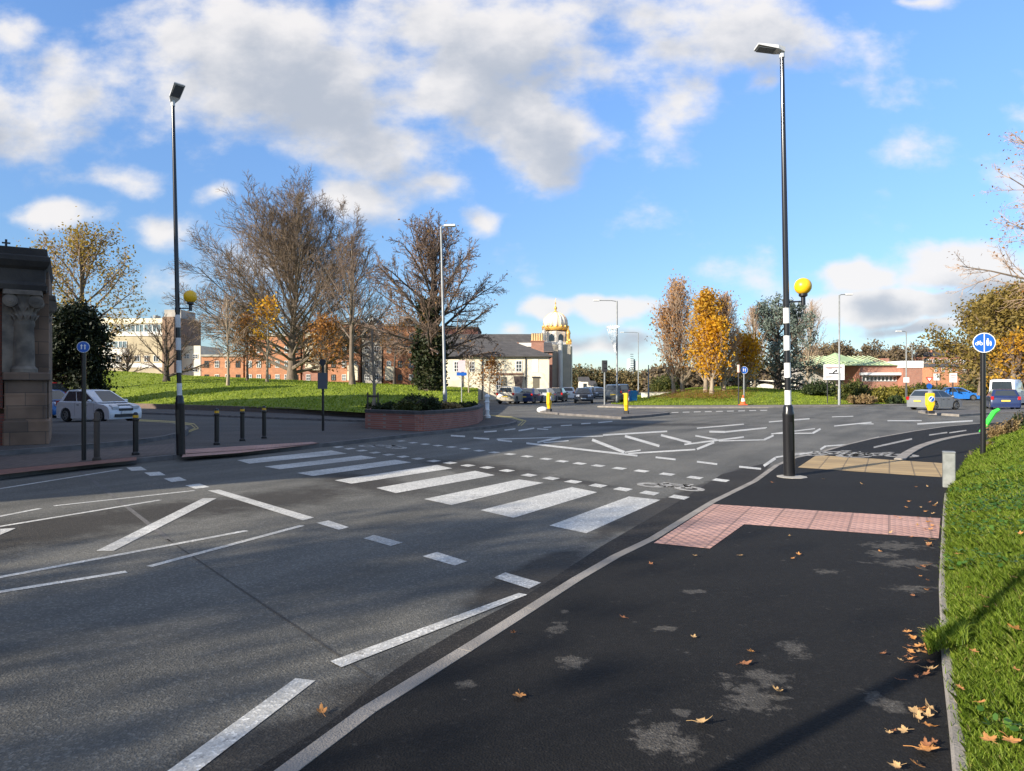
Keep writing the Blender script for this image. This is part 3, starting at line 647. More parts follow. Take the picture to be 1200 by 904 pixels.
# blades
def mesh_np(name,verts,nper,m,kind=None,label=None,cat=None,parent=None,group=None):
    nf=len(verts)//nper; me=bpy.data.meshes.new(name)
    me.vertices.add(len(verts)); me.vertices.foreach_set('co',np.asarray(verts,dtype=np.float32).ravel())
    me.loops.add(len(verts)); me.loops.foreach_set('vertex_index',np.arange(len(verts),dtype=np.int32))
    me.polygons.add(nf); me.polygons.foreach_set('loop_start',np.arange(0,len(verts),nper,dtype=np.int32))
    try: me.polygons.foreach_set('loop_total',np.full(nf,nper,dtype=np.int32))
    except Exception: pass
    me.materials.append(m); me.update(calc_edges=True); me.validate()
    o=bpy.data.objects.new(name,me); COL.objects.link(o)
    if kind:o['kind']=kind
    if label:o['label']=label
    if cat:o['category']=cat
    if group:o['group']=group
    if parent is not None:o.parent=parent
    return o
rng=np.random.default_rng(3)
def blades(n,smin,smax,dmax,h0,h1,w0,w1,pow_=1.0):
    edn=np.array([(p.x,p.y) for p in ed]); 
    i=(smin+(smax-smin)*rng.random(n)**pow_)/.35
    i=np.clip(i,0,len(ed)-1.01); k=i.astype(int); f=(i-k)[:,None]
    base=edn[k]*(1-f)+edn[k+1]*f
    d=rng.random(n)**1.2*dmax
    b=base+np.array([[N0.x,N0.y]])*(d[:,None]+.05)
    z=PZ+.02+.78*(1-np.exp(-d*.75))+.03*np.sin(base[:,1]*1.3+d*2)*np.minimum(1,d)
    # clumps: height modulated by low-frequency pattern
    cl=.6+.4*np.sin(b[:,0]*5.1+1.3*np.sin(b[:,1]*4.3))*np.sin(b[:,1]*6.7+np.sin(b[:,0]*7.7))
    hh=(h0+(h1-h0)*rng.random(n))*(.65+.6*cl); ww=w0+(w1-w0)*rng.random(n)
    a=rng.random(n)*2*np.pi; la=rng.random(n)*2*np.pi; lean=hh*(.25+.9*rng.random(n))
    dx=np.stack([np.cos(a),np.sin(a)],1)*ww[:,None]/2; le=np.stack([np.cos(la),np.sin(la)],1)*lean[:,None]
    V=np.zeros((n,5,3))   # pentagon blade: base l, base r, mid r, tip, mid l
    V[:,0,:2]=b-dx; V[:,0,2]=z; V[:,1,:2]=b+dx; V[:,1,2]=z
    V[:,2,:2]=b+dx*.8+le*.35; V[:,2,2]=z+hh*.62
    V[:,3,:2]=b+le; V[:,3,2]=z+hh*.95
    V[:,4,:2]=b-dx*.8+le*.35; V[:,4,2]=z+hh*.62
    return V.reshape(-1,3)
m_blade=leaf_mat('grass_blades',(0.06,0.10,0.010),(0.16,0.25,0.02),(0.33,0.40,0.06),.5,.5,2)
V=np.concatenate([blades(170000,12.5,20,2.4,.025,.062,.0028,.0055),blades(70000,18,30,3.5,.035,.08,.007,.013),blades(45000,28,52,6,.05,.11,.012,.03),blades(4000,13,30,.05,.02,.05,.003,.006)])
def shifted(V,dd): V=V.copy(); V[:,0]+=N0.x*dd; V[:,1]+=N0.y*dd; return V
V=np.concatenate([V,shifted(blades(1100,15.35,15.75,.20,.04,.09,.002,.005),-.12),shifted(blades(900,13,30,.1,.02,.05,.003,.006),-.05)])
mesh_np('grass',V,5,m_blade,kind='stuff')
mesh_np('dry_grass',np.concatenate([blades(9000,12.5,20,2.4,.02,.055,.002,.004),blades(5000,18,30,3.5,.03,.07,.004,.008)]),5,leaf_mat('straw_blades',(0.20,0.15,0.05),(0.33,0.26,0.10),(0.42,0.36,0.17),.3,.7,3),kind='stuff')
# broad clover-like weeds
n=11000
edn=np.array([(p.x,p.y) for p in ed]); i=(14+10*rng.random(n))/.35; k=i.astype(int); f=(i-k)[:,None]
base=edn[k]*(1-f)+edn[k+1]*f; d=rng.random(n)**.8*2.0
cl=np.sin(base[:,0]*3.1+d*4)*np.sin(base[:,1]*2.7+d*3); keep=cl>.1
base=base[keep]; d=d[keep]; n=len(d)
b=base+np.array([[N0.x,N0.y]])*(d[:,None]+.03); z=PZ+.045+.78*(1-np.exp(-d*.75))+.05*rng.random(n)
V=np.zeros((n,6,3)); r=.008+.013*rng.random(n); ax=rng.normal(size=(n,2))*.35
for q in range(6):
    t=q*np.pi/3; V[:,q,0]=b[:,0]+r*np.cos(t); V[:,q,1]=b[:,1]+r*np.sin(t); V[:,q,2]=z+r*(ax[:,0]*np.cos(t)+ax[:,1]*np.sin(t))
mesh_np('ground_weeds',V.reshape(-1,3),6,leaf_mat('weed_leaves',(0.03,0.08,0.012),(0.055,0.13,0.02),(0.09,0.18,0.03),.3,.45),kind='stuff')
# turf tufts on the two lawns so their outline is not a clean sheet
def lawn_tufts(L,n,x0,x1,h):
    out=np.zeros((n,3,3)); 
    for q in range(n):
        px=random.uniform(x0,x1); yf=interp(px,L.front); Yf=(CH-L.z0)*F/(yf-CY); Yc=interp(px,L.Yc)
        Y=Yf+(Yc+6-Yf)*random.random(); z=L.zY(px,Y); x=xat(px,Y); a=random.random()*6.28; hh=h*random.uniform(.5,1.2); w=h*.5
        out[q]=[(x-math.cos(a)*w,Y-math.sin(a)*w,z-.02),(x+math.cos(a)*w,Y+math.sin(a)*w,z-.02),(x+random.uniform(-1,1)*h,Y+random.uniform(-1,1)*h,z+hh)]
    return out.reshape(-1,3)
mesh_np('lawn_grass',np.concatenate([lawn_tufts(LL,26000,-20,560,.12),lawn_tufts(LR,16000,716,1066,.11)]),3,leaf_mat('lawn_tuft',(0.13,0.18,0.015),(0.23,0.30,0.026),(0.33,0.38,0.05),.45,.7,.5),kind='stuff')
# ------------------------------------------------------------------ trees
def rand_perp(d,rnd):
    a=Vector((rnd.gauss(0,1),rnd.gauss(0,1),rnd.gauss(0,1))); p=a-d*a.dot(d); return p.normalized()
def grow(seed,H,r0,spread=.5,fork=.18,nl=(14,8,6,4),up=.18,crownw=None,rtw=.012,twig_len=.45,bend=.12,trunk_top=1.0,limb_ang=(20,75),lenk=(.62,.42,.42,.5),droop=0.0,shape='round',limbr=None,angp=.8):
    """returns (trunk+limbs MB, twigs MB, twig tips). H total height, spread = half width of the crown"""
    rnd=random.Random(seed); T=MB(); W_=MB(); tips=[]
    def path(p,d,L,n,b,tropism):
        pts=[p.copy()]; d=d.copy()
        for i in range(n):
            d=(d+rand_perp(d,rnd)*b*rnd.random()+Vector((0,0,tropism))).normalized(); p=p+d*(L/n); pts.append(p.copy())
        return pts
    def rec(p,d,L,r,lv):
        n=[6,5,4,3,2][min(lv,4)]
        tp=up*(1 if lv<3 else .5)-droop*(lv>=2)
        pts=path(p,d,L,n,[.08,bend,.2,.28,.35][min(lv,4)],0 if lv==0 else tp/n*2)
        m=len(pts)
        rr=[max(rtw*.6,r*(1-.75*(i/(m-1)))) if lv>0 else r*(1-.72*i/(m-1)) for i in range(m)]
        if lv==0: rr[0]=r*1.35
        tgt=T if lv<=1 else W_
        tgt.tube(pts,rr,[10,6,4,3,3][min(lv,4)],cap=(lv<=1))
        if lv>=len(nl): tips.append((pts[-1],pts[-1]-pts[-2])); return
        cnt=nl[lv]
        for k in range(cnt):
            if lv==0:
                t=fork+(1-fork)*(k+rnd.random()*.6)/cnt
            else: t=.18+.82*(k+rnd.random())/cnt
            t=min(t,.99); x=t*(m-1); i=int(x); f=x-i; q=pts[i].lerp(pts[min(i+1,m-1)],f); dd=(pts[min(i+1,m-1)]-pts[i]).normalized()
            if lv==0:
                az=k*2.399+rnd.random()*.7; tt=(t-fork)/(1-fork)
                ang=R(limb_ang[1]+(limb_ang[0]-limb_ang[1])*tt**angp+rnd.uniform(-6,6))
                d2=Vector((math.cos(az)*math.sin(ang),math.sin(az)*math.sin(ang),math.cos(ang)))
                if shape=='round': L2=math.hypot(spread*math.sin(ang)*1.15,(H*(1-t*trunk_top))*math.cos(ang)*.95)*rnd.uniform(.85,1.05)
                elif shape=='cone': L2=spread*1.15*(1-tt*.75)*rnd.uniform(.8,1.1)
                else: L2=spread*(math.sin(math.pi*min(1,.25+.75*tt))*.8+.3)*rnd.uniform(.8,1.15)
                r2=rr[i]*(limbr or (.38 if tt<.5 else .5))
            else:
                az=rnd.random()*6.283; ang=R(rnd.uniform(22,52)); pp=rand_perp(dd,rnd)
                d2=(dd*math.cos(ang)+pp*math.sin(ang)).normalized()
                L2=L*lenk[min(lv,3)]*(1.05-.55*t)*rnd.uniform(.7,1.2); r2=max(rtw,rr[i]*.55)
            rec(q,d2,L2,r2,lv+1)
        tips.append((pts[-1],pts[-1]-pts[-2]))
    rec(Vector((0,0,-.15)),Vector((rnd.uniform(-.03,.03),rnd.uniform(-.03,.03),1)).normalized(),H*trunk_top,r0,0)
    return T,W_,tips
def leaves(tips,n,size,seed,jit=.5,flat=False,keep=None):
    rg=np.random.default_rng(seed); tp=np.array([tuple(t[0]) for t in tips]); 
    if keep is not None: tp=tp[[keep(*p) for p in tp]]
    k=rg.integers(0,len(tp),n); c=tp[k]+rg.normal(size=(n,3))*jit
    a=rg.normal(size=(n,3)); a/=np.linalg.norm(a,axis=1)[:,None]; b_=rg.normal(size=(n,3)); b_-=a*(a*b_).sum(1)[:,None]; b_/=np.linalg.norm(b_,axis=1)[:,None]
    s=size*(.6+.8*rg.random(n))[:,None]
    V=np.stack([c-a*s,c+b_*s*.55,c+a*s,c-b_*s*.55],1)
    return V.reshape(-1,3)
def put_tree(name,label,base,T,W_,bark,twig,leafV=None,leafm=None,rz=0,group=None,twigname='twigs'):
    t=thing(name,label,'tree',base,rz,group)
    T.build('trunk',bark,t,smooth=True); W_.build(twigname,twig,t)
    if leafV is not None: mesh_np('foliage',leafV,4,leafm,parent=t)
    return t
# big fan-shaped bare tree on the left lawn
b=LL.pt(342,447); b.z-=.05; sc=b.y/F
H=(447-222)*sc
T,W_,tips=grow(11,H,.62,spread=108*sc,fork=.10,nl=(54,14,10,5),up=.12,trunk_top=.5,angp=1.35,limb_ang=(3,76),lenk=(.6,.44,.50,.6),rtw=.022,bend=.14,limbr=.33)
put_tree('bare_tree','largest bare tree, a wide fan of pale twigs over a short trunk, left lawn',b,T,W_,M['bark'],mat('fan_tree_twigs',(0.19,0.135,0.09),(0.12,0.085,0.06),scale=2,rough=.95))
# few golden leaves hanging low left of the trunk
# ivy clad big tree at the right of the lawn
b=LL.pt(503,458); Y=b.y
sc=Y/F; H=(455-250)*sc
T,W_,tips=grow(23,H,.6,spread=70*sc,fork=.25,nl=(36,12,9,4),up=.08,trunk_top=.75,limb_ang=(8,84),rtw=.018,bend=.24,droop=.05,limbr=.3)
t=put_tree('bare_tree','tall dark bare tree with ivy thick on its trunk, right end of the left lawn',b,T,W_,M['barkdark'],M['twig'],leaves(tips,900,.09,3,.25),leaf_mat('russet_leaves',(0.16,0.08,0.03),(0.24,0.12,0.04),(0.3,0.17,0.05)))
rg=np.random.default_rng(4); n=9000
hh=rg.random(n)*H*.52; ang=rg.random(n)*6.283; rr=(.6+.75*np.exp(-((hh-H*.20)/(H*.16))**2)+.25*np.sin(hh*2.1))*(.5+.6*rg.random(n))
c=np.stack([np.cos(ang)*rr,np.sin(ang)*rr,hh],1)
tipsI=[(Vector(p),Vector((0,0,1))) for p in c[:2200]]
mesh_np('ivy',leaves(tipsI,7500,.14,5,.16),4,leaf_mat('ivy_leaves',(0.012,0.022,0.008),(0.025,0.035,0.012),(0.05,0.05,0.02),.15),parent=t)
# slim tree between them
b=LL.pt(413,451); sc=b.y/F
T,W_,tips=grow(31,(451-278)*sc,.25,spread=38*sc,fork=.3,nl=(26,9,7,3),up=.2,trunk_top=.95,limb_ang=(12,50),rtw=.014)
put_tree('bare_tree','slim upright bare tree between the fan-shaped tree and the ivy-clad tree',b,T,W_,M['bark'],M['twig'])
# smaller lawn trees
def small(px,py,topy,hw,seed,label,bark='barkpale',tw='twigpale',nl=(16,7,5),fork=.35,ang=(15,60),lv=None,lm=None,L=LL,ln=700,ls=.12,r=.13,shape='oval',tt=.97,name='bare_tree'):
    b=L.pt(px,py); sc=b.y/F; b.z-=.03
    T,W_,tips=grow(seed,(py-topy)*sc,r,spread=hw*sc,fork=fork,nl=nl,up=.12,trunk_top=tt,limb_ang=ang,rtw=.013,shape=shape)
    lf=leaves(tips,ln,ls,seed,.35,keep=lv) if lm else None
    return put_tree(name,label,b,T,W_,M[bark],M[tw],lf,lm)
m_gold=leaf_mat('golden_leaves',(0.45,0.20,0.012),(0.62,0.32,0.015),(0.72,0.42,0.03),.5)
m_rust=leaf_mat('rusty_leaves',(0.20,0.085,0.025),(0.32,0.14,0.03),(0.42,0.2,0.04),.4)
small(267,452,345,30,41,'small bare tree with a pale straight stem at the front of the left lawn',nl=(26,8,5),fork=.25)
small(313,448,352,24,42,'young thin bare tree with a few golden leaves, just left of the thickest trunk',nl=(22,7,5),fork=.3,lm=m_gold,ln=420,ls=.16,lv=lambda x,y,z:z>4 and x<.6)
small(195,447,372,46,43,'low spreading bare tree behind the left zebra pole',bark='barkdark',tw='twig',nl=(14,9,7,3),fork=.12,ang=(20,80),shape='round',tt=.7,r=.3)
small(149,437,402,20,44,'rounded bare bush on the lawn before the cream building',bark='barkdark',tw='twig',nl=(20,9,6,3),fork=.02,ang=(5,75),shape='round',tt=.4,r=.2)
small(462,451,365,34,45,'small dark-stemmed tree with russet twigs below the slim bare tree',bark='barkdark',tw='twig',nl=(18,9,6),fork=.25,ang=(15,70),lm=m_rust,ln=900,ls=.10)
small(382,450,380,30,46,'small tree holding rusty leaves just right of the thickest trunk',bark='bark',tw='twig',nl=(18,8,6),fork=.25,lm=m_rust,ln=1300,ls=.13)
small(290,446,372,26,47,'low russet-leaved tree under the left side of the fan tree',bark='bark',tw='twig',nl=(18,8,5),fork=.2,lm=m_rust,ln=900,ls=.13)
# young staked tree near the planter
b=G(437,496,PZ); sc=b.y/F
T,W_,tips=grow(51,(496-380)*sc,.09,spread=20*sc,fork=.4,nl=(18,6,4),up=.15,trunk_top=.97,limb_ang=(15,50),rtw=.009,shape='oval')
t=put_tree('young_tree','young staked street tree with a pale stem, in the footway left of the brick planter',b,T,W_,M['barkpale'],M['twigpale'])
o=MB(); o.tube([(.22,0,0),(.22,0,1.3)],.035,8); o.tube([(-.22,0,0),(-.22,0,1.3)],.035,8); o.box(-.22,.22,-.02,.02,1.1,1.18); o.build('stake',M['barkdark'],t)
# golden thin tree + yew at far left
Yt=62; b=Vector((xat(93,Yt),Yt,zat(441,Yt)-.3)); sc=Yt/F
T,W_,tips=grow(61,(441-268)*sc,.38,spread=72*sc,fork=.3,nl=(18,9,6,4),up=.14,trunk_top=.8,limb_ang=(10,82),rtw=.014,bend=.2)
put_tree('autumn_tree','spreading tree with thin yellow leaves behind the dark yew, far left',b,T,W_,M['bark'],M['twigpale'],leaves(tips,5000,.12,7,.45),leaf_mat('thin_gold_leaves',(0.22,0.15,0.03),(0.34,0.23,0.04),(0.42,0.3,0.06)))
Yt=52; b=Vector((xat(84,Yt),Yt,zat(443,Yt)-.2)); sc=Yt/F
T,W_,tips=grow(62,(445-368)*sc,.3,spread=28*sc,fork=.02,nl=(34,9,6),up=.0,trunk_top=.9,limb_ang=(20,95),rtw=.02,droop=.02)
put_tree('yew_tree','dense dark evergreen yew beside the stone building',b,T,W_,M['barkdark'],M['barkdark'],leaves(tips,26000,.13,8,.42),leaf_mat('yew_leaves',(0.006,0.010,0.004),(0.012,0.02,0.007),(0.028,0.035,0.012),.1))
# young trees by the side street on the right of planter
def street_tree(px,py,Y,topy,hw,seed,label,lm=None,tw='twigpale',ln=500,bark='barkpale'):
    b=Vector((xat(px,Y),Y,max(.1,zat(py,Y)))); sc=Y/F
    T,W_,tips=grow(seed,(py-topy)*sc,.08,spread=hw*sc,fork=.42,nl=(16,6,4),up=.12,trunk_top=.95,limb_ang=(15,65),rtw=.01,shape='oval')
    return put_tree('young_tree',label,b,T,W_,M[bark],M[tw],leaves(tips,ln,.1,seed,.25) if lm else None,lm)
street_tree(573,476,56,425,20,71,'slim young tree with reddish leaves in front of the cream pub wall',m_rust,ln=500)
street_tree(549,474,54,420,18,72,'leaning bare young tree between tall grey lamp post and pub',None)
# roundabout lawn trees
m_yel_l=leaf_mat('bright_yellow_leaves',(0.42,0.20,0.02),(0.55,0.30,0.03),(0.64,0.40,0.05),.5)
m_pinkbr=leaf_mat('pinkish_brown_leaves',(0.34,0.17,0.07),(0.45,0.24,0.09),(0.55,0.30,0.09),.4)
def rt(px,py,topy,hw,seed,label,lm,ln,ls=.13,tw='twigpale',r=.2,keep=None,nl=(30,9,6),ang=(8,42),fork=.14):
    b=LR.pt(px,py); sc=b.y/F; b.z-=.05
    T,W_,tips=grow(seed,(py-topy)*sc,r,spread=hw*sc*1.95,fork=fork,nl=nl,up=.3,trunk_top=.97,limb_ang=ang,rtw=.016,shape='oval')
    return put_tree('autumn_tree',label,b,T,W_,M['barkpale'],M[tw],leaves(tips,ln,ls,seed,.35,keep=keep) if ln else None,lm)
rt(800,459,341,27,81,'tall pinkish bare-topped tree, left of the bright yellow tree on the roundabout',m_pinkbr,1500,.12,nl=(50,12,8),fork=.08)
rt(790,461,372,22,82,'short rusty tree at the left edge of the roundabout clump',m_rust,1500,.13)
rt(827,460,351,20,83,'bright yellow leafed tree in the middle of the roundabout clump',m_yel_l,5500,.14,nl=(38,9,6),fork=.10)
rt(848,458,356,22,84,'pale bare twiggy tree right of the bright yellow tree',m_pinkbr,900,.10,nl=(50,12,8),fork=.08)
rt(834,462,385,18,85,'small yellow-orange leafed tree at the front of the roundabout clump',m_gold,2600,.15)
rt(872,456,409,17,86,'orange-yellow small tree between roundabout clump and grey cedar',m_gold,2400,.16)
rt(884,455,365,18,87,'bare pale tree rising behind the left of the grey cedar',None,0,nl=(36,9,6))
rt(945,457,368,22,88,'bare twiggy tree rising behind the right of the grey cedar',None,0,nl=(36,9,6))
# blue grey cedar
b=LR.pt(916,457); sc=b.y/F; b.y+=1; b.z-=.1
T,W_,tips=grow(91,(457-366)*sc,.42,spread=48*sc,fork=.08,nl=(34,9,6),up=.04,trunk_top=.92,limb_ang=(35,88),rtw=.02,bend=.16,shape='round',lenk=(.55,.4,.4,.4))
put_tree('cedar_tree','blue grey cedar spreading wide behind the right zebra pole',b,T,W_,M['barkdark'],M['twig'],leaves(tips,13000,.13,9,.2),leaf_mat('cedar_needles',(0.07,0.095,0.075),(0.13,0.165,0.135),(0.22,0.26,0.22),.2))
# bushes
def bush(name,label,cx,cy,z,rx,ry,rz_,n,m,size=.14,seed=1,group=None,stems=True,cat='bush'):
    t=thing(name,label,cat,(cx,cy,z),0,group); rg=np.random.default_rng(seed)
    st=MB()
    for k in range(9):
        a=rg.random()*6.28; st.tube([(0,0,-.05),(math.cos(a)*rx*.4,math.sin(a)*ry*.4,rz_*.6),(math.cos(a)*rx*.7,math.sin(a)*ry*.7,rz_*1.2)],[.05,.03,.015],5)
    st.build('stems',M['barkdark'],t)
    nc=40; cc=[]
    for k in range(nc):
        v=rg.normal(size=3); v/=np.linalg.norm(v); v*=rg.random()**.33*.85; cc.append((Vector((v[0]*rx,v[1]*ry,abs(v[2])*rz_*2*.5+rz_*.45*rg.random())),Vector((0,0,1))))
    V=leaves(cc,n,size,seed,min(rx,ry,rz_)*.22); V[:,2]=np.maximum(V[:,2],.01)
    mesh_np('foliage',V,4,m,parent=t); return t
m_bushg=leaf_mat('bush_green',(0.035,0.05,0.014),(0.07,0.085,0.02),(0.14,0.13,0.035),.3)
m_bushy=leaf_mat('bush_yellow_green',(0.12,0.11,0.02),(0.20,0.18,0.03),(0.30,0.25,0.05),.35)
m_bushd=leaf_mat('bush_dark_green',(0.012,0.022,0.008),(0.025,0.04,0.012),(0.05,0.065,0.02),.2)
m_tan=leaf_mat('dry_brown_foliage',(0.16,0.10,0.045),(0.26,0.18,0.08),(0.36,0.27,0.13),.35)
def bpx(px,Y,basey,topy,hw,m,label,n=2500,seed=1,size=.13,name='bush',group=None):
    z=zat(basey,Y); h=zat(topy,Y)-z; rx=hw*Y/F
    return bush(name,label,xat(px,Y),Y,z,rx,min(rx,2.5),h*.52,n,m,size,seed,group)
bpx(780,84,462,430,17,m_bushg,'rounded green bush left of the yellow trees, behind the roundabout lawn',3500,11)
bpx(962,69,463,440,22,m_bushd,'dark evergreen shrub right under the grey cedar',3200,12)
bpx(1000,64,470,436,17,m_bushg,'tall olive green shrub behind the white direction sign',3600,13)
bpx(1027,63,472,450,16,m_bushy,'lower yellowish shrub right of the white direction sign',2600,14)
bpx(1048,62,473.5,460,11,m_bushd,'small dark shrub at the right tip of the roundabout lawn',1600,15)
bpx(1010,60,473,459,18,m_tan,'dry tan shrub at the foot of the olive green one',2000,17)
# hedge belt behind the right road, with trees above
Yh=84
for k,(px,top,hw,m,lab) in enumerate([(1050,447,26,m_bushy,'yellow green hedge clump in front of the red brick building'),(1090,444,24,m_bushg,'green hedge clump behind the dark pickup'),(1128,444,24,m_bushy,'yellow green hedge clump behind the blue car'),(1165,440,26,m_bushg,'green hedge clump behind the white van'),(1210,436,30,m_bushy,'yellow hedge clump at the right edge beyond the white van')]):
    bpx(px,Yh+k*1.5,468,top,hw,m,lab,4500,20+k,.16,'hedge')
def bigtree(px,basey,Y,topy,hw,seed,label,lm,ln,ls,tw='twig',nl=(22,9,6),name='autumn_tree',ang=(10,80),fork=.15,twr=.02,r=.35):
    b=Vector((xat(px,Y),Y,zat(basey,Y))); sc=Y/F
    T,W_,tips=grow(seed,(basey-topy)*sc,r,spread=hw*sc,fork=fork,nl=nl,up=.12,trunk_top=.8,limb_ang=ang,rtw=twr,bend=.2)
    return put_tree(name,label,b,T,W_,M['bark'],M[tw],leaves(tips,ln,ls,seed,.5) if ln else None,lm)
m_olive=leaf_mat('olive_autumn_leaves',(0.13,0.10,0.025),(0.22,0.16,0.04),(0.32,0.23,0.06),.4)
bigtree(1150,462,78,352,42,101,'olive brown autumn tree behind the round blue sign',m_olive,9000,.17)
bigtree(1195,462,70,338,44,102,'large olive gold tree at the right edge',m_olive,10000,.17)
bigtree(1186,462,66,392,15,103,'small bright yellow tree in front of the olive gold trees at right',m_yel_l,1300,.15)
bigtree(1225,462,74,345,40,105,'olive tree partly outside the right edge',m_olive,6000,.17)
# bare tree reaching in from the right
bx=Vector((15.2+14.0,30.0,.6))
T,W_,tips=grow(107,14.5,.3,spread=5.6,fork=.40,nl=(26,11,9,4),up=.08,trunk_top=.85,limb_ang=(12,80),rtw=.009,bend=.2,droop=.05)
put_tree('bare_tree','bare tree whose thin branches reach in from the upper right edge',(xat(1318,32),32,.5),T,W_,M['bark'],M['twigpale'],leaves(tips,1500,.07,6,.3),m_rust)
# trees on the unseen left side of the road: they cast the streaked shade on the carriageway
shade=[(-20.5,-8.5,0,0,0),(-23.5,-13.5,0,0,0),(-28,-12.5,0,0,0)]
Ts,Ws,tips=grow(121,10.5,.2,spread=4.2,fork=.22,nl=(20,9,6,3),up=.12,trunk_top=.85,limb_ang=(12,75),rtw=.02,bend=.2)
LV=leaves(tips,4200,.11,8,.4)
for k,(x,y,h,s,r) in enumerate(shade):
    if k==0: t0=put_tree('roadside_tree','half bare roadside tree left of and behind the viewpoint',(x,y,0),Ts,Ws,M['bark'],M['twig'],LV,m_olive,group='roadside trees behind the viewpoint')
    else: dup(t0,(x,y,0),k*1.3,'half bare roadside tree left of and behind the viewpoint')
# ------------------------------------------------------------------ distant woods
def wood(name,x0,x1,Y,base,top,n,m,size,seed,depth=18):
    rg=np.random.default_rng(seed); X0=xat(x0,Y);X1=xat(x1,Y); z0=zat(base,Y)
    nc=int((X1-X0)/3.2)+1; cc=[]
    for k in range(nc*3):
        cx=X0+(X1-X0)*rg.random(); px=CX+cx*F/Y; tp=interp(px,top); h=(zat(tp,Y)-z0)*(.72+.34*rg.random()); cy=Y+depth*(rg.random()-.3)
        for j in range(26):
            v=rg.normal(size=3); v/=np.linalg.norm(v); cc.append((Vector((cx+v[0]*2.6,cy+v[1]*2.6,z0+h*.58+v[2]*h*.42)),None))
        for j in range(6): cc.append((Vector((cx+rg.normal()*1.5,cy,z0+h*.25*rg.random())),None))
    V=leaves(cc,n,size,seed,.7); mesh_np(name,V,4,m,kind='stuff')
m_wood=leaf_mat('far_wood_brown',(0.09,0.075,0.055),(0.15,0.11,0.07),(0.20,0.15,0.075),.2,.8,.06)
m_wood2=leaf_mat('far_wood_olive',(0.05,0.065,0.03),(0.13,0.105,0.055),(0.26,0.18,0.07),.2,.8,.05)
wood('distant_woodland',660,790,190,455,[(660,440),(672,434),(700,432),(720,437),(760,440),(790,436)],30000,m_wood2,.34,1)
wood('distant_woodland',940,1210,230,450,[(940,402),(980,404),(1010,399),(1040,403),(1080,405),(1140,407),(1210,395)],60000,m_wood,.42,2,30)
wood('distant_woodland',770,960,170,456,[(770,430),(800,432),(860,436),(960,420)],16000,m_wood,.5,3)
wood('distant_woodland',1150,1230,120,460,[(1150,432),(1160,424),(1210,415)],8000,m_wood2,.4,4,10)
hl=MB(); hl.add([(60,230,-1),(400,230,-1),(400,420,9),(60,420,9),(60,600,9),(400,600,9)],[(0,1,2,3),(3,2,5,4)]); hl.build('hillside',mat('hill_earth',(0.11,0.10,0.05),(0.15,0.12,0.07),scale=.05),kind='structure')
# ------------------------------------------------------------------ lamp / zebra poles
def zebra_pole(label,px,py,s,headrz,lean,headtilt,mirror=1):
    b=G(px,py,PZ); t=thing('zebra_crossing_pole',label,'belisha beacon',b,0); t.rotation_euler=(0,lean,0)
    o=MB(); o.lathe([(.098,0),(.098,1.06*s),(.10,1.07*s),(.10,1.11*s),(.088,1.15*s),(.085,1.22*s),(.062,1.26*s)],24); o.build('base_section',M['black'],t,smooth=True)
    o=MB(); z=1.26*s; bands=[(1.26,1.515),(1.74,2.0),(2.22,2.48),(2.70,2.97)]
    prev=1.24*s
    o.tube([(0,0,1.2*s),(0,0,3.0*s)],.052,20); o.build('shaft',M['black'],t,smooth=True)
    for a,c in bands:
        o=MB(); o.tube([(0,0,a*s),(0,0,c*s)],.0565,20); o.build('white_band',M['whiteband'],t,smooth=True)
    o=MB(); top=7.42*s; o.tube([(0,0,2.99*s),(0,0,5*s),(0,0,top)],[.052,.046,.036],20); o.tube([(0,0,3.02*s),(0,0,3.12*s)],.06,16); o.build('upper_shaft',plain('gloss_black_shaft',(0.02,0.02,0.022),0.16),t,smooth=True)
    o=MB(); gx=.30; gz=3.35*s; o.tube([(.04,0,gz-.27),(gx-.01,0,gz-.27)],.014,8); o.tube([(gx,0,gz-.33),(gx,0,gz-.15)],.038,12); o.lathe([(.03,-.2),(.075,-.17),(.075,-.13)],16,(gx,0,gz)); o.build('beacon_bracket',M['black'],t,smooth=True)
    o=MB(); o.sphere((gx,0,gz),.148,28,16); o.build('beacon_globe',M['yellow'],t,smooth=True)
    hd=MB(); hd.tube([(0,0,top-.02),(0,0,top+.12)],.045,12); h=hd.build('lamp_head',M['lampgrey'],t,smooth=True)
    e=MB(); L=.46
    e.rings([[(-.04,-.05,-.03),(-.04,.05,-.03),(-.04,.05,.05),(-.04,-.05,.05)],[(.1,-.12,-.02),(.1,.12,-.02),(.1,.10,.05),(.1,-.10,.05)],[(L,-.13,.0),(L,.13,.0),(L,.11,.035),(L,-.11,.035)]]); 
    eo=e.build('lamp_housing',M['lampgrey'],h); eo.location=(0,0,top+.10); eo.rotation_euler=(0,-headtilt,headrz)
    e=MB(); e.box(.13,L-.03,-.10,.10,-.028,-.018); e2=e.build('lamp_lens',M['lens'],h); e2.location=(0,0,top+.10); e2.rotation_euler=(0,-headtilt,headrz)
    o=MB(); o.box(-.035,.035,-.104,-.096,.45*s,.95*s); o.build('access_door',M['black'],t)
    o=MB(); 
    return t
zebra_pole('striped zebra crossing pole with a yellow globe standing on the near footway at right',925,558,1.0,R(180),-R(1.0),R(-8) if False else R(8))
zebra_pole('striped zebra crossing pole with a yellow globe on the far left footway',212,533,1.09,R(-40),-R(1.3),R(38))
o=MB(); c=G(928,559,PZ); o.lathe([(.26,0),(.26,.006)],10,c+Vector((0,0,.0))); o.build('concrete_patch',M['concrete'],kind='structure')
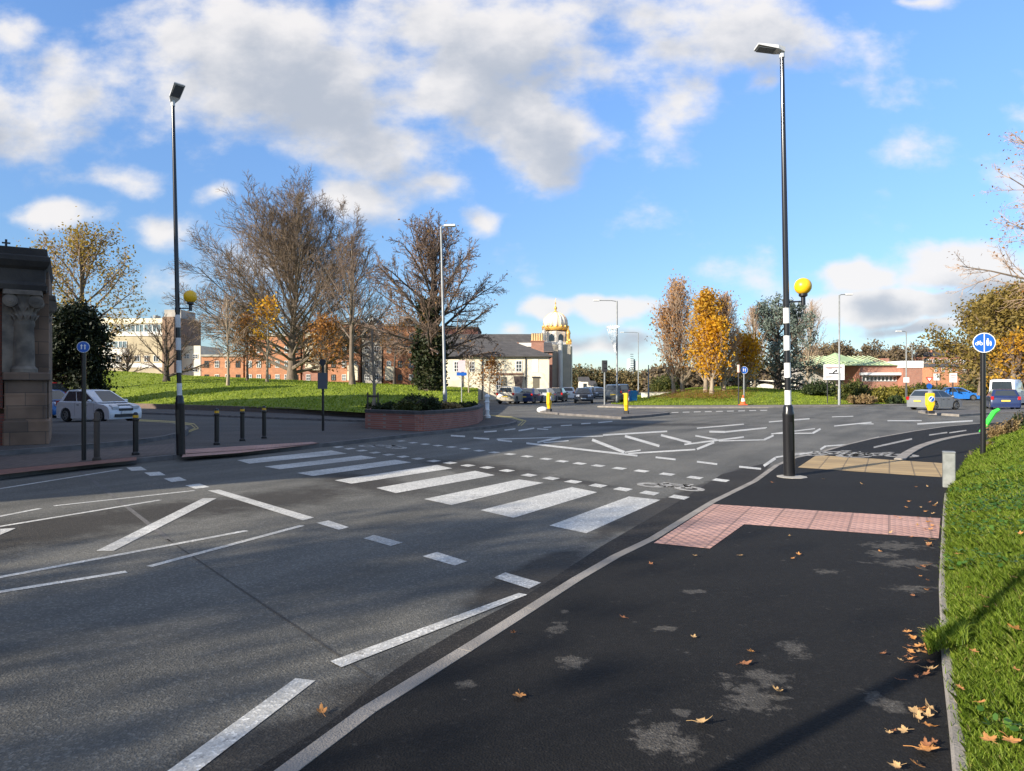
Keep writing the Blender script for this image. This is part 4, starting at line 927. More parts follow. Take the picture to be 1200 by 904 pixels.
def street_lamp(label,px,Y,topy,heads,r=.09,mat_='galv',lean=0,basez=0.1,group=None):
    Hh=zat(topy,Y)-basez; t=thing('street_lamp',label,'street lamp',(xat(px,Y),Y,basez),0,group); t.rotation_euler=(0,lean,0)
    o=MB(); o.tube([(0,0,0),(0,0,1.3),(0,0,1.35),(0,0,Hh)],[r,r,r*.75,r*.5],12); o.build('pole',M[mat_],t,smooth=True)
    for (dx,L) in heads:
        o=MB(); o.tube([(0,0,Hh-.05),(dx*L*.3,0,Hh+.04),(dx*L,0,Hh+.05)],.035,8); o.build('arm',M[mat_],t,smooth=True)
        o=MB(); o.bbox(min(dx*L,dx*(L+.6)),max(dx*L,dx*(L+.6)),-.14,.14,Hh+.0,Hh+.11,.03); h=o.build('lamp_head',M['lampgrey'],t); o=MB(); o.box(min(dx*(L+.08),dx*(L+.52)),max(dx*(L+.08),dx*(L+.52)),-.1,.1,Hh-.012,Hh-.002); o.build('lens',M['lens'],h)
    return t
street_lamp('tall grey street lamp rising from the planted bed at left',522,36.5,266,[(1,.15)],.11,lean=-R(1.3))
street_lamp('grey street lamp with long arm behind the keep-left island',723,66,353,[(-1,1.6)],.13)
street_lamp('tall pale lamp post by the white direction sign',983.5,58,346,[(1,.1),(-1,.1)] if False else [(1,.5)],.11)
street_lamp('lamp post behind the red brick building forecourt',1062,75,389,[(-1,.5)],.1)
street_lamp('distant lamp post with arm to the left of the road',748,110,390,[(-1,2.2)],.11)
street_lamp('short pale post in front of the distant bushes left of the roundabout clump',760,72,428,[],.1)
street_lamp('slim distant post beyond the pub road',1069,120,405,[(-1,.3)],.1)
t=thing('street_lamp','slim black lamp post on the near footway just behind the viewpoint','street lamp',(-3.45,-.33,PZ),0)
o=MB(); o.tube([(0,0,0),(0,0,1.2),(0,0,1.3),(0,0,7.0)],[.08,.08,.055,.04],12); o.build('pole',M['black'],t,smooth=True)
o=MB(); o.bbox(-.6,.05,-.1,.1,7.0,7.12,.03); o.build('lamp_head',M['lampgrey'],t)
# winter light decoration on lamp
t=thing('street_decoration','pale lattice winter star decoration mounted on the long armed lamp','decoration',(xat(719,66),65.7,zat(400,66)),0)
o=MB()
for k in range(9):
    a=math.pi*(k/8); o.tube([(-.1,0,1.05),(-.1+math.cos(a)*.62,0,1.05+math.sin(a)*.18+.25)],.035,5)
for k in range(6):
    x=-.65+.18*k; o.tube([(x,0,1.2),(.12,0,-1.1)],.025,5)
o.tube([(-.72,0,1.25),(.4,0,1.25)],.05,6); o.tube([(-.55,0,.8),(.3,0,.85)],.03,6); o.tube([(.1,0,.6),(.33,0,.6)],.03,6)
o.build('lattice',M['white'],t)
# ------------------------------------------------------------------ bollards
def bollard(label,px,py,s=1.0,band=True,first=[None]):
    b=G(px,py,PZ)
    if band and first[0] is not None: return dup(first[0],b,0,label)
    t=thing('bollard',label,'bollard',b,0,'bollards along the left footway')
    o=MB(); k=s; o.lathe([(.085,0),(.085,.05),(.06,.08),(.058,.78*k),(.075,.80*k),(.075,.83*k),(.058,.85*k),(.055,.95*k),(.03,.985*k),(.004,.99*k)],18); o.build('shaft',M['black'] if band else M['barkdark'],t,smooth=True)
    if band:
        o=MB(); o.lathe([(.061,.86),(.061,.92)],18); o.build('reflective_band',M['yband'],t,smooth=True); first[0]=t
    return t
bollard('black bollard with a yellow band nearest the left zebra pole on its left side',159,533.5)
bollard('yellow-banded bollard immediately right of the left zebra pole',254,521.5)
bollard('yellow-banded bollard in the middle of the three right of the left zebra pole',284,517)
bollard('yellow-banded bollard farthest right of the three right of the left zebra pole',309.5,514)
bollard('plain dark brown bollard with no band, beside the blue sign post at left',113.5,540,1.06,False)
# white ribbed bollard at the planter nose
b=G(571,490,PZ); t=thing('bollard','white fluted bollard at the tip of the planted bed','bollard',b,0)
o=MB(); o.lathe([(.16,0),(.16,.12),(.11,.16),(.10,.35),(.13,.38),(.10,.42),(.10,.75),(.14,.78),(.10,.82),(.10,1.0),(.13,1.04),(.12,1.10),(.05,1.18)],16); o.build('shaft',M['white'],t,smooth=True)
# keep-left bollards
def keepleft(label,px,py,z=.12,rz=0):
    b=G(px,py,z); t=thing('keep_left_bollard',label,'traffic bollard',b,rz,'yellow traffic bollards on the islands')
    o=MB(); o.bbox(-.2,.2,-.14,.14,0,.18,.03); o.build('base',M['darkplastic'],t)
    o=MB(); o.rings([[(x*w,y*d,z_) for x,y in [(-1,-.6),(-.7,-1),(.7,-1),(1,-.6),(1,.6),(.7,1),(-.7,1),(-1,.6)]] for z_,w,d in [(.18,.11,.09),(.35,.16,.11),(.5,.24,.12),(1.08,.24,.12),(1.16,.21,.10)]]); o.build('shell',M['yellow'],t)
    o=MB(); o.rings([[(.17*math.cos(a),-.135,0.82+.17*math.sin(a)) for a in [2*math.pi*k/16 for k in range(16)]],[(.17*math.cos(a),-.15,0.82+.17*math.sin(a)) for a in [2*math.pi*k/16 for k in range(16)]]]); s=o.build('sign_disc',M['white'],t)
    o=MB(); o.rings([[(.145*math.cos(a),-.152,0.82+.145*math.sin(a)) for a in [2*math.pi*k/16 for k in range(16)]],[(.145*math.cos(a),-.156,0.82+.145*math.sin(a)) for a in [2*math.pi*k/16 for k in range(16)]]]); o.build('disc_face',M['blue'],s)
    o=MB(); o.prism_xz([(x_,z_-.2) for x_,z_ in [(.08,1.11),(-.04,.99),(-.005,.955),(-.095,.925),(-.095,1.03),(-.065,1.005),(.05,1.14)]],-.164,-.158); o.build('arrow',M['white'],s)
    return t
keepleft('yellow keep-left bollard on the left end of the middle traffic island',643.5,482.5,rz=R(72))
keepleft('yellow keep-left bollard on the right end of the middle traffic island',734,485,rz=R(75))
keepleft('yellow keep-left bollard on the small island before the grey hatchback',1090,485)
# reflector lump beside left island bollard
b=G(636,483.5,.0); t=thing('broken_bollard_base','pale low base lying beside the left yellow keep-left bollard','bollard base',b,0)
o=MB(); o.sphere((0,0,.15),(.38,.25,.22),14,8); o.build('base',M['whiteband'],t,smooth=True)
# ------------------------------------------------------------------ signs
def disc(mb,c,r,y0,y1,n=28):
    mb.rings([[(c[0]+r*math.cos(2*math.pi*k/n),y0,c[1]+r*math.sin(2*math.pi*k/n)) for k in range(n)],[(c[0]+r*math.cos(2*math.pi*k/n),y1,c[1]+r*math.sin(2*math.pi*k/n)) for k in range(n)]])
def seg(mb,a,b,w,y0,y1):
    a=Vector(a);b=Vector(b); d=(b-a).normalized(); n=Vector((-d.y,d.x))*w/2
    mb.prism_xz([tuple(a-n),tuple(b-n),tuple(b+n),tuple(a+n)],y0,y1)
def blue_sign(label,loc,Hs,r,rz,postr=.038,split=True,post='black'):
    t=thing('shared_path_sign',label,'road sign',loc,rz)
    o=MB(); o.tube([(0,.03,0),(0,.03,Hs+r*.95)],postr,14); o.build('post',M[post],t,smooth=True)
    o=MB(); disc(o,(0,Hs),r,-.045,-.03); p=o.build('plate',M['white'],t)
    o=MB(); disc(o,(0,Hs),r*.93,-.049,-.045); o.build('blue_face',M['blue'],p)
    o=MB(); y0,y1=-.054,-.0495
    if split: o.box(-.012*r/.3,.012*r/.3,y0,y1,Hs-r*.9,Hs+r*.9)
    k=r/.3; cx=-.135*k if split else -.0
    def ringxz(c,rr,w):
        n=16
        vs=[];fs=[]
        for i in range(n):
            a=2*math.pi*i/n
            vs+=[(c[0]+(rr-w)*math.cos(a),y0,c[1]+(rr-w)*math.sin(a)),(c[0]+(rr+w)*math.cos(a),y0,c[1]+(rr+w)*math.sin(a))]
        for i in range(n): j=(i+1)%n; fs.append((2*i,2*i+1,2*j+1,2*j))
        o.add(vs,fs)
    if split:
        for dx in (-.058,.052): ringxz((cx+dx*k,Hs-.03*k),.038*k,.008*k)
        for a,b_ in [((-.058,-.03),(-.03,.03)),((-.03,.03),(0,-.03)),((0,-.03),(-.058,-.03)),((0,-.03),(.035,.03)),((-.03,.03),(.035,.03)),((.052,-.03),(.03,.06)),((-.045,.045),(-.015,.045)),((.015,.06),(.04,.06))]:
            seg(o,(cx+a[0]*k,Hs+a[1]*k),(cx+b_[0]*k,Hs+b_[1]*k),.012*k,y0,y1)
    px_=.09*k if split else .045*k
    def person(x,h,s_):
        disc(o,(x,Hs+h),.022*s_*k,y0,y1,12)
        o.prism_xz([(x-.03*s_*k,Hs+h-.03*s_*k),(x+.03*s_*k,Hs+h-.03*s_*k),(x+.035*s_*k,Hs+h-.11*s_*k),(x+.02*s_*k,Hs+h-.2*s_*k),(x+.004*s_*k,Hs+h-.2*s_*k),(x,Hs+h-.13*s_*k),(x-.004*s_*k,Hs+h-.2*s_*k),(x-.02*s_*k,Hs+h-.2*s_*k),(x-.035*s_*k,Hs+h-.11*s_*k)],y0,y1)
    if split: person(px_,.11*k,1.0); person(px_+.075*k,.035*k,.66)
    else:
        seg(o,(-.08*k,Hs-.12*k),(-.08*k,Hs+.06*k),.05*k,y0,y1); seg(o,(.08*k,Hs-.12*k),(.08*k,Hs+.06*k),.05*k,y0,y1)
        o.prism_xz([(-.14*k,Hs+.05*k),(-.02*k,Hs+.05*k),(-.08*k,Hs+.16*k)],y0,y1); o.prism_xz([(.02*k,Hs+.05*k),(.14*k,Hs+.05*k),(.08*k,Hs+.16*k)],y0,y1)
    o.build('symbols',M['white'],p); return t
Ys=14.3; zb_=.32; blue_sign('round blue cycle and pedestrian sign on a black post in the grass at right',(xat(1152.5,Ys),Ys,zb_),zat(402,Ys)-zb_,.2,R(-18),.05)
b=G(98,540,PZ); blue_sign('round blue sign on a thin black post beside the stone building',b,zat(407,b.y)-PZ,.12,R(22),.045,False)
o=MB(); 
b=LR.pt(872,474.5); blue_sign('small round blue sign on a grey post at the front of the roundabout lawn',b,zat(434,b.y)-b.z,.30,0,.06,False,'galv')
# dark post with white top beside cone
b=LR.pt(865.5,475); t=thing('marker_post','dark thin post with a pale top beside the traffic cone','post',b,0)
Hp=zat(428,b.y)-b.z; o=MB(); o.tube([(0,0,0),(0,0,Hp)],.05,8); o.build('shaft',M['darkplastic'],t); o=MB(); o.tube([(0,0,Hp-.6),(0,0,Hp+.02)],.11,8); o.build('cap',mat('faded_pink_cap',(0.7,0.45,0.38),(0.6,0.4,0.34)),t)
# cone
b=LR.pt(869,475.5); b.y-=.4; t=thing('traffic_cone','orange and white traffic cone at the front of the roundabout lawn','traffic cone',b,0)
o=MB(); o.bbox(-.3,.3,-.3,.3,0,.06,.02); o.lathe([(.24,.06),(.17,.3)],16); o.lathe([(.11,.55),(.05,.78),(.04,.8)],16); o.build('body',mat('cone_orange',(0.75,0.12,0.03),(0.6,0.1,0.03)),t,smooth=True)
o=MB(); o.lathe([(.17,.3),(.11,.55)],16); o.build('reflective_sleeve',M['white'],t,smooth=True)
# dark sign post seen from behind near the planter
b=G(378.5,505,PZ); t=thing('sign_post','dark post with a small round plate above a grey rectangular plate seen from behind','road sign',b,0)
Yb=b.y; o=MB(); o.tube([(0,0,0),(0,0,zat(424,Yb)-PZ)],.045,10); o.build('post',M['black'],t,smooth=True)
o=MB(); disc(o,(0,zat(425,Yb)-PZ),.12,-.07,-.05,20); o.build('round_plate',M['darkplastic'],t)
o=MB(); o.box(-.17,.17,-.07,-.05,zat(456,Yb)-PZ,zat(437,Yb)-PZ); o.build('square_plate',plain('sign_back_grey',(0.10,0.105,0.12),.6),t)
# pink white sign with blue plate near the bed
Yb=42; t=thing('road_sign','pale pink square sign above a small blue plate between lamp post and pub','road sign',(xat(541,Yb),Yb,.1),0)
o=MB(); o.tube([(0,0,0),(0,0,zat(426,Yb))],.035,8); o.build('post',M['galv'],t)
o=MB(); o.box(-.22,.22,-.06,-.04,zat(438,Yb),zat(424.5,Yb)); o.build('plate',mat('pale_pink_sign',(0.62,0.48,0.5),(0.55,0.42,0.45)),t)
o=MB(); o.box(-.3,.3,-.06,-.04,zat(442.5,Yb),zat(438.6,Yb)); o.build('lower_plate',M['blue'],t)
# direction sign
Yd=60; b=LR.pt(977,472); t=thing('direction_sign','large white direction sign with a black route diagram on two posts by the roundabout','road sign',(xat(977,Yd),Yd,LR.zY(977,Yd)-.05),0)
zz=lambda y:zat(y,Yd)-(LR.zY(977,Yd)-.05); xx=lambda x:xat(x,Yd)-xat(977,Yd)
for x in (970,985): o=MB(); o.tube([(xx(x),.06,0),(xx(x),.06,zz(428))],.045,8); o.build('post',M['darkplastic'],t)
o=MB(); o.box(xx(965),xx(989.5),-.03,0,zz(445.4),zz(427.4)); bd=o.build('board',M['white'],t)
o=MB(); y0,y1=-.04,-.0315
for a,c,w in [((971,438),(984.5,438),.09),((984,438),(984,444),.09),((976,437.5),(979,434.5),.10)]: seg(o,(xx(a[0]),zz(a[1])),(xx(c[0]),zz(c[1])),w,y0,y1)
o.prism_xz([(xx(978),zz(435.5)),(xx(980.5),zz(432.8)),(xx(980.8),zz(436))],y0,y1)
o.build('route_diagram',M['darkplastic'],bd)
o=MB(); seg(o,(xx(967),zz(430.6)),(xx(987),zz(430.6)),.07,y0,y1); seg(o,(xx(969),zz(432)),(xx(975),zz(432)),.05,y0,y1); seg(o,(xx(967),zz(441)),(xx(976),zz(441)),.05,y0,y1); seg(o,(xx(967),zz(443)),(xx(974),zz(443)),.05,y0,y1)
o.build('lettering',mat('sign_lettering_brown',(0.30,0.14,0.12),(0.25,0.12,0.1)),bd)
def plate_sign(label,px,Y,py0,py1,hw,basez=.1,m='white',bar=None):
    t=thing('road_sign',label,'road sign',(xat(px,Y),Y,basez),0)
    o=MB(); o.tube([(0,.04,0),(0,.04,zat(py0,Y)-basez)],.045,8); o.build('post',M['darkplastic'],t)
    s=Y/F; o=MB(); o.box(-hw*s,hw*s,-.03,0,zat(py1,Y)-basez,zat(py0,Y)-basez); p=o.build('plate',M[m],t)
    if bar:
        o=MB()
        for (a,c_,yy_,w) in bar: seg(o,(a*s,zat(yy_,Y)-basez),(c_*s,zat(yy_,Y)-basez),w,-.04,-.031)
        o.build('lettering',MATS['sign_lettering_brown'],p)
    return t
plate_sign('square white sign on a thin post left of the blue car',1117,55,437.5,448.3,4.3,bar=[(-3,3,440.5,.05),(-3,2,443,.05),(-2,3,445.5,.05)])
plate_sign('small white sign on the forecourt lamp post',1062,73,442.5,448.5,3.4)
plate_sign('white forked-top sign behind the yellow bollard',1098,80,438,446,4)
b=(xat(1089,70),70,.1); t=thing('yield_sign','small triangular sign above a round blue sign behind the yellow bollard','road sign',b,0)
s=70/F; o=MB(); o.tube([(0,.04,0),(0,.04,2.4)],.04,8); o.build('post',M['galv'],t)
o=MB(); o.prism_xz([(-.35,zat(443.5,70)),(.35,zat(443.5,70)),(0,zat(450,70))],-.03,0); p=o.build('triangle_plate',M['red'],t); o=MB(); o.prism_xz([(-.2,zat(444.4,70)),(.2,zat(444.4,70)),(0,zat(448.3,70))],-.04,-.031); o.build('white_centre',M['white'],p)
o=MB(); disc(o,(0,zat(454,70)),.27,-.03,0,16); o.build('round_plate',M['blue'],t)
# traffic signal seen from behind
Yb=58; t=thing('traffic_signal','dark signal head on a pale post seen from behind, left of the long armed lamp','traffic signal',(xat(708.5,Yb),Yb,.1),0)
o=MB(); o.tube([(0,0,0),(0,0,zat(424,Yb))],.07,10); o.build('post',M['galv'],t)
o=MB(); o.bbox(-.22,.22,-.12,.12,zat(436,Yb)-.1,zat(422.5,Yb)-.1,.03); o.build('signal_head',M['darkplastic'],t)
for k in range(2):
    o=MB(); o.box(-.12,.12,-.2,-.12,zat(431,Yb)-.1+k*.42-.05,zat(431,Yb)+k*.42-.1); o.build('visor',M['darkplastic'],t)
# ------------------------------------------------------------------ marker post, green panel
b=G(1112,571,PZ); t=thing('marker_post','squat grey white rectangular marker post at the edge of the grass bank','marker post',(b.x,b.y,PZ),R(-25))
o=MB(); o.bbox(-.085,.085,-.06,.06,0,.54,.012); o.build('body',mat('weathered_white_post',(0.24,0.25,0.235),(0.15,0.16,0.15),scale=8,rough=.7),t)
o=MB(); o.bbox(-.09,.09,-.065,.065,.54,.565,.01); o.build('cap',M['galv'],t)
Yg=20; t=thing('green_plastic_panel','bright green plastic strip leaning in the shrubs behind the black sign post','plastic strip',(xat(1153,Yg),Yg,zat(505,Yg)),0)
o=MB(); o.tube([(-.1,0,-.05),(.02,0,.12),(.28,.0,.52),(.42,0,.6)],[.05,.07,.07,.05],8); o.build('strip',plain('bright_green_plastic',(0.05,0.62,0.06),.4),t,smooth=True)
# scrubby plants on the bank end
for k,(px,Y,by,ty,hw,m,lab) in enumerate([(1168,19.5,514,489,9,m_tan,'dry brown scrub just behind the black sign post'),(1185,19,514,480,11,m_tan,'tall dry brown scrub at the right edge above the grass'),(1196,21,506,470,9,m_bushd,'dark weedy clump at the right edge beyond the scrub'),(1160,16.5,529,511,7,m_bushy,'yellow green weeds around the foot of the scrub'),(1141,15.5,541,522,6,m_bushg,'green weeds left of the black sign post foot'),(1127,12.8,572,556,6,m_bushg,'low green weeds beside the squat marker post'),(1172,12.3,555,546,8,m_tan,'dry flattened weeds on the bank below the sign post')]):
    bpx(px,Y,by,ty,hw,m,lab,1500 if k<3 else 700,30+k,.035 if k<3 else .025,'scrub')
# ------------------------------------------------------------------ planter bed
def pz(px,py,z): return G(px,py,z)
pf=[(428,502),(486,505.5),(497,505.5),(520,503.5),(545,500),(560,496.5),(566,492),(560,489)]
Pw=[G(x,y,PZ) for x,y in pf]; 
pbk=[G(x,y,PZ) for x,y in [(428,494),(500,490),(560,488.5)]]
t=thing('brick_planter','raised bed with red brick walls and dark stone coping full of shrubs','planter',(0,0,0))
o=MB(); P=Pw; n=.24
def off(P,w): return [p+Vector(((P[min(i+1,len(P)-1)]-P[max(0,i-1)]).normalized().y*-1*w,(P[min(i+1,len(P)-1)]-P[max(0,i-1)]).normalized().x*w,0)) for i,p in enumerate(P)]
I=off(P,.24)
def ribbon(mb,A,B,z0,z1):
    for i in range(len(A)-1):
        a,b_,c_,d_=A[i],A[i+1],B[i+1],B[i]
        mb.add([(*a.xy,z0),(*b_.xy,z0),(*c_.xy,z0),(*d_.xy,z0),(*a.xy,z1),(*b_.xy,z1),(*c_.xy,z1),(*d_.xy,z1)],[(4,5,6,7),(0,1,5,4),(2,3,7,6)])
hz=.60
ribbon(o,P,I,PZ-.02,PZ+hz); 
bw=[P[0],G(430,497,PZ),G(432,494,PZ)]; ribbon(o,bw,off(bw,-.24),PZ-.02,PZ+hz)
o.build('brick_wall',M['brickplanter'],t)
o=MB(); ribbon(o,off(P,-.03),off(P,.28),PZ+hz,PZ+hz+.10)
mb=o; o.build('coping',mat('dark_coping',(0.075,0.07,0.07),(0.05,0.047,0.045),scale=4,rough=.85),t)
o=MB(); o.add([(*p.xy,PZ+hz-.04) for p in I]+[(*p.xy,PZ+hz-.04) for p in reversed(pbk)],[tuple(range(len(I)+len(pbk)))]); o.build('soil',mat('soil',(0.03,0.022,0.015),(0.05,0.035,0.025)),t)
for k,(px,Y,ty,hw,m,lab) in enumerate([(452,30,473,18,m_bushd,'low dark shrub at the left end of the brick planter'),(478,28.5,467,20,m_bushg,'grey green shrub left of centre in the brick planter'),(500,29,462,20,m_bushd,'tallest dark shrub in the brick planter'),(524,30,472,18,m_tan,'dry tan shrub around the foot of the grey lamp post'),(538,31,474,14,m_bushg,'green shrub right of the lamp post foot'),(551,33,476,9,m_bushd,'small shrub at the right tip of the brick planter'),(487,33,463,16,m_bushd,'dark shrub at the back of the brick planter'),(438,32,482,10,m_bushg,'small low shrub at the planter left corner')]):
    zt=zat(ty-5,Y); bz=PZ+hz-.06; rx=hw*Y/F
    bush('planter_shrub',lab,xat(px,Y),Y,bz,rx,min(rx,.8),max(.2,(zt-bz)*.52),2200,m,.055,60+k,'shrubs in the brick planter')
# ------------------------------------------------------------------ buildings
def window(parent,x,z,w,h,m_frame,m_pane,y=0,mull=1,trans=1,depth=.05,side=None):
    """window on the -y face (side None) or on the +x face at x=side"""
    T_=(lambda a,b_,c: (a,b_,c)) if side is None else (lambda a,b_,c:(side-b_,a,c))
    def bx(mb,x0,x1,y0,y1,z0,z1):
        n=len(mb.v); mb.box(x0,x1,y0,y1,z0,z1); mb.v[n:]=[T_(*q) for q in mb.v[n:]]
    o=MB(); f=.06
    yy0,yy1=y-depth,y+.02
    bx(o,x-w/2,x+w/2,yy0,yy1,z,z+f); bx(o,x-w/2,x+w/2,yy0,yy1,z+h-f,z+h); bx(o,x-w/2,x-w/2+f,yy0,yy1,z+f,z+h-f); bx(o,x+w/2-f,x+w/2,yy0,yy1,z+f,z+h-f)
    for k in range(mull): xm=x-w/2+w*(k+1)/(mull+1); bx(o,xm-.03,xm+.03,yy0,yy1-.01,z+f,z+h-f)
    for k in range(trans): zm=z+h*(k+1)/(trans+1); bx(o,x-w/2+f,x+w/2-f,yy0+.01,yy1-.012,zm-.03,zm+.03)
    fo=o.build('window',m_frame,parent)
    p=MB(); bx(p,x-w/2+f,x+w/2-f,y-.018,y-.004,z+f,z+h-f); p.build('pane',m_pane,fo); return fo
m_pane=M['glass']; m_wf=M['white']; m_df=plain('dark_window_frame',(0.05,0.045,0.04),.5)
# --- stone corner building at far left
Yb=18.4; X1=xat(58,Yb)
t=thing('stone_hall','blackened sandstone and red brick hall with carved column capitals at the far left edge','building',(X1,Yb,.2),R(32))
z=lambda py:zat(py,Yb)-.2
x=lambda px:(xat(px,Yb)-X1)*.82
o=MB(); o.box(-9,-.02,.25,5,0,z(303)); o.build('core_wall',M['stone'],t)
o=MB(); o.box(-9,x(2),.10,.3,z(440),z(345)); o.box(-9,x(4),-.12,.3,z(478),z(441)); o.box(-9,x(6),-.2,.3,0,z(484)) ; o.build('brick_panel',brick_mat('dull_red_brick',(0.20,0.055,0.035),(0.15,0.045,0.03),(0.09,0.06,0.05)),t)
o=MB(); o.bbox(x(4.2),.0,-.30,2.6,0,z(492),.03); o.bbox(x(6),-.06,-.24,2.5,z(492)+.003,z(446),.03); o.bbox(x(4.2),.02,-.33,2.65,z(446)+.003,z(437),.03); 
for k in range(3): o.box(x(5)+.0,-.05,-.25,2.4,z(492)+.30+k*.33,z(492)+.315+k*.33) 
o.build('pedestal',M['stone'],t)
o=MB(); o.box(x(3),x(17),-.08,.28,z(437),z(345)); o.build('pilaster',mat('grey_stone',(0.25,0.205,0.16),(0.10,0.085,0.07),scale=2.6,rough=.9,bump=.4,bscale=10),t)
for (cx,cy) in [(x(28),-.02),(x(43),.9)]:
    o=MB(); o.lathe([(.30,z(437)),(.30,z(433)),(.24,z(430)),(.235,z(420)),(.215,z(385)),(.24,z(383)),(.24,z(380))],24,(cx,cy,0)); col=o.build('column',MATS['grey_stone'],t,smooth=True)
    o=MB(); o.lathe([(.23,z(380)),(.26,z(370)),(.31,z(358)),(.36,z(349))],16,(cx,cy,0)); o.bbox(cx-.42,cx+.40,cy-.40,cy+.40,z(349),z(343.5),.02)
    for sx in (-1,1):
        xx_=cx+sx*.27; zz_=z(356)
        for rr_,ya,yb in ((.16,cy-.36,cy+.30),(.125,cy-.385,cy-.36),(.08,cy-.41,cy-.385),(.035,cy-.435,cy-.41)):
            o.prism_xz([(xx_+rr_*math.cos(a),zz_+rr_*math.sin(a)) for a in [2*math.pi*k/20 for k in range(20)]],ya,yb)
    for tier,(za,rb,h_) in enumerate(((z(379),.235,.2),(z(370),.265,.2))):
        for k in range(12):
            a=(k+tier*.5)*math.pi/6; ca,sa=math.cos(a),math.sin(a); w=.055
            P=lambda r_,s_,zz: (cx+ca*r_-sa*s_,cy+sa*r_+ca*s_,zz)
            o.add([P(rb-.02,-w,za),P(rb-.02,w,za),P(rb+.03,w,za+h_*.7),P(rb+.03,-w,za+h_*.7),P(rb+.09,0,za+h_),P(rb+.09,0,za+h_*.8)],[(0,1,2,3),(3,2,4),(0,3,5),(1,5,2),(3,4,5),(2,5,4)])
    o.build('capital',MATS['grey_stone'],col)
o=MB(); 
ent=[(z(343.5),.06),(z(338),.10),(z(334),.02),(z(320),.02),(z(317),.12),(z(311),.22),(z(306),.22),(z(304),.10),(z(296),.10)]
for (za,w),(zb2,w2) in zip(ent,ent[1:]): o.rings([[(-9,-.35-w,za),(-.1+w*.6,-.35-w,za),(-.1+w*.6,3+w,za),(-9,3+w,za)],[(-9,-.35-w2,zb2),(-.1+w2*.6,-.35-w2,zb2),(-.1+w2*.6,3+w2,zb2),(-9,3+w2,zb2)]]) if abs(zb2-za)>1e-4 else None
o.build('entablature',M['stoneblack'],t)
o=MB(); xx_=x(6); o.bbox(xx_-.13,xx_+.13,.3,.56,z(296),z(293),.02); o.box(xx_-.025,xx_+.025,.41,.45,z(293),z(282)); o.box(xx_-.09,xx_+.09,.413,.447,z(287),z(285.3)); o.build('cross_finial',M['darkplastic'],t)
# the tall body of the same hall, reaching back off the left of the view
t2=thing('hall_nave','tall red brick nave of the stone hall with a slate roof, off the left edge','building',(0,0,.2),0)
o=MB(); o.prism_yz([(0,0),(25,0),(25,8.6),(12.5,13.2),(0,8.6)],-46,-21.2); o.build('wall',M['brickred'],t2)
o=MB(); 
for a,b_ in (((-.5,8.45),(12.5,13.3)),((25.5,8.45),(12.5,13.3))):
    o.add([(-46.3,a[0],a[1]),(-20.9,a[0],a[1]),(-20.9,b_[0],b_[1]),(-46.3,b_[0],b_[1]),(-46.3,a[0],a[1]+.2),(-20.9,a[0],a[1]+.2),(-20.9,b_[0],b_[1]+.2),(-46.3,b_[0],b_[1]+.2)],[(0,3,2,1),(4,5,6,7),(0,1,5,4),(1,2,6,5),(2,3,7,6),(3,0,4,7)])
o.build('roof',M['slate'],t2)
for k in range(3): window(t2,4+k*8,2,1.6,3.8,m_df,m_pane,y=0,mull=1,trans=2,side=-21.2)
t3=thing('added_shade_block','brick block added off the left edge to shade the left lawn','building',(0,0,.1),0)  # unseen block, put in for the shadow it throws on the left lawn
o=MB(); o.box(-46,-26.5,25.3,33,0,10.5); o.build('wall',M['brickred'],t3)
o=MB(); o.box(-46.3,-26.2,25.1,33.3,10.5,10.8); o.build('roof',M['slate'],t3)
for k in range(3): window(t3,26.6+k*2.4,4,1.2,1.8,m_df,m_pane,side=-26.5)
# --- cream modern block behind the left lawn
Yb=128; t=thing('office_block','long flat roofed cream block with bands of windows behind the far left lawn','building',(xat(98,Yb),Yb,zat(448,Yb)),0)
s=Yb/F; z=lambda py:zat(py,Yb)-zat(448,Yb); x=lambda px:(px-98)*s
o=MB(); o.box(x(60),x(192),0,14,-3,z(376)); o.build('wall',mat('buff_concrete',(0.50,0.42,0.28),(0.40,0.33,0.22),scale=.4,rough=.9),t)
o=MB(); o.box(x(60),x(192)+.1,-.3,14.1,z(379.5),z(373.5)); o.build('roof_parapet',M['cream'],t)
o=MB(); o.box(x(60),x(192)+.05,-.15,0,z(394),z(389.5)); o.box(x(60),x(150),-.15,0,z(416),z(409)); o.box(x(60),x(192)+.05,-.15,0,z(431),z(426)); o.build('spandrel_band',M['render_white'],t)
m_lp=plain('bluish_office_glass',(0.16,0.21,0.23),.1,spec=.8)
for k in range(9): window(t,x(104+k*10),z(389.3),9.6*s,z(380.5)-z(389.3),m_wf,m_lp,mull=1,trans=0,depth=.1)
for k in range(5): window(t,x(104+k*10),z(408),9.6*s,z(400)-z(408),m_wf,m_lp,mull=1,trans=0,depth=.1)
for k in range(8): window(t,x(106+k*11),z(424),6*s,z(417)-z(424),m_wf,m_pane,mull=1,trans=0,depth=.1)
o=MB(); o.box(x(192)+.2,x(207),-1,10,-3,z(372)); o.build('stair_tower',mat('brown_tower_cladding',(0.27,0.17,0.11),(0.20,0.13,0.09),scale=.5,rough=.9),t)
o=MB(); o.box(x(183),x(203),3,9,z(373),z(361)); o.build('plant_room',M['concrete'],t)
o=MB(); o.box(x(166),x(169),4,6,z(373.5),z(367)); o.build('roof_vent',M['galv'],t)
o=MB(); o.box(x(210),x(232),1,11,-3,z(405)); o.build('low_wing',M['cream'],t)
for k in range(2): window(t,x(216+k*10),z(436),6*s,6*s,m_wf,m_pane,y=1,depth=.1)
for k in range(2): window(t,x(216+k*10),z(420),6*s,5*s,m_wf,m_pane,y=1,depth=.1)
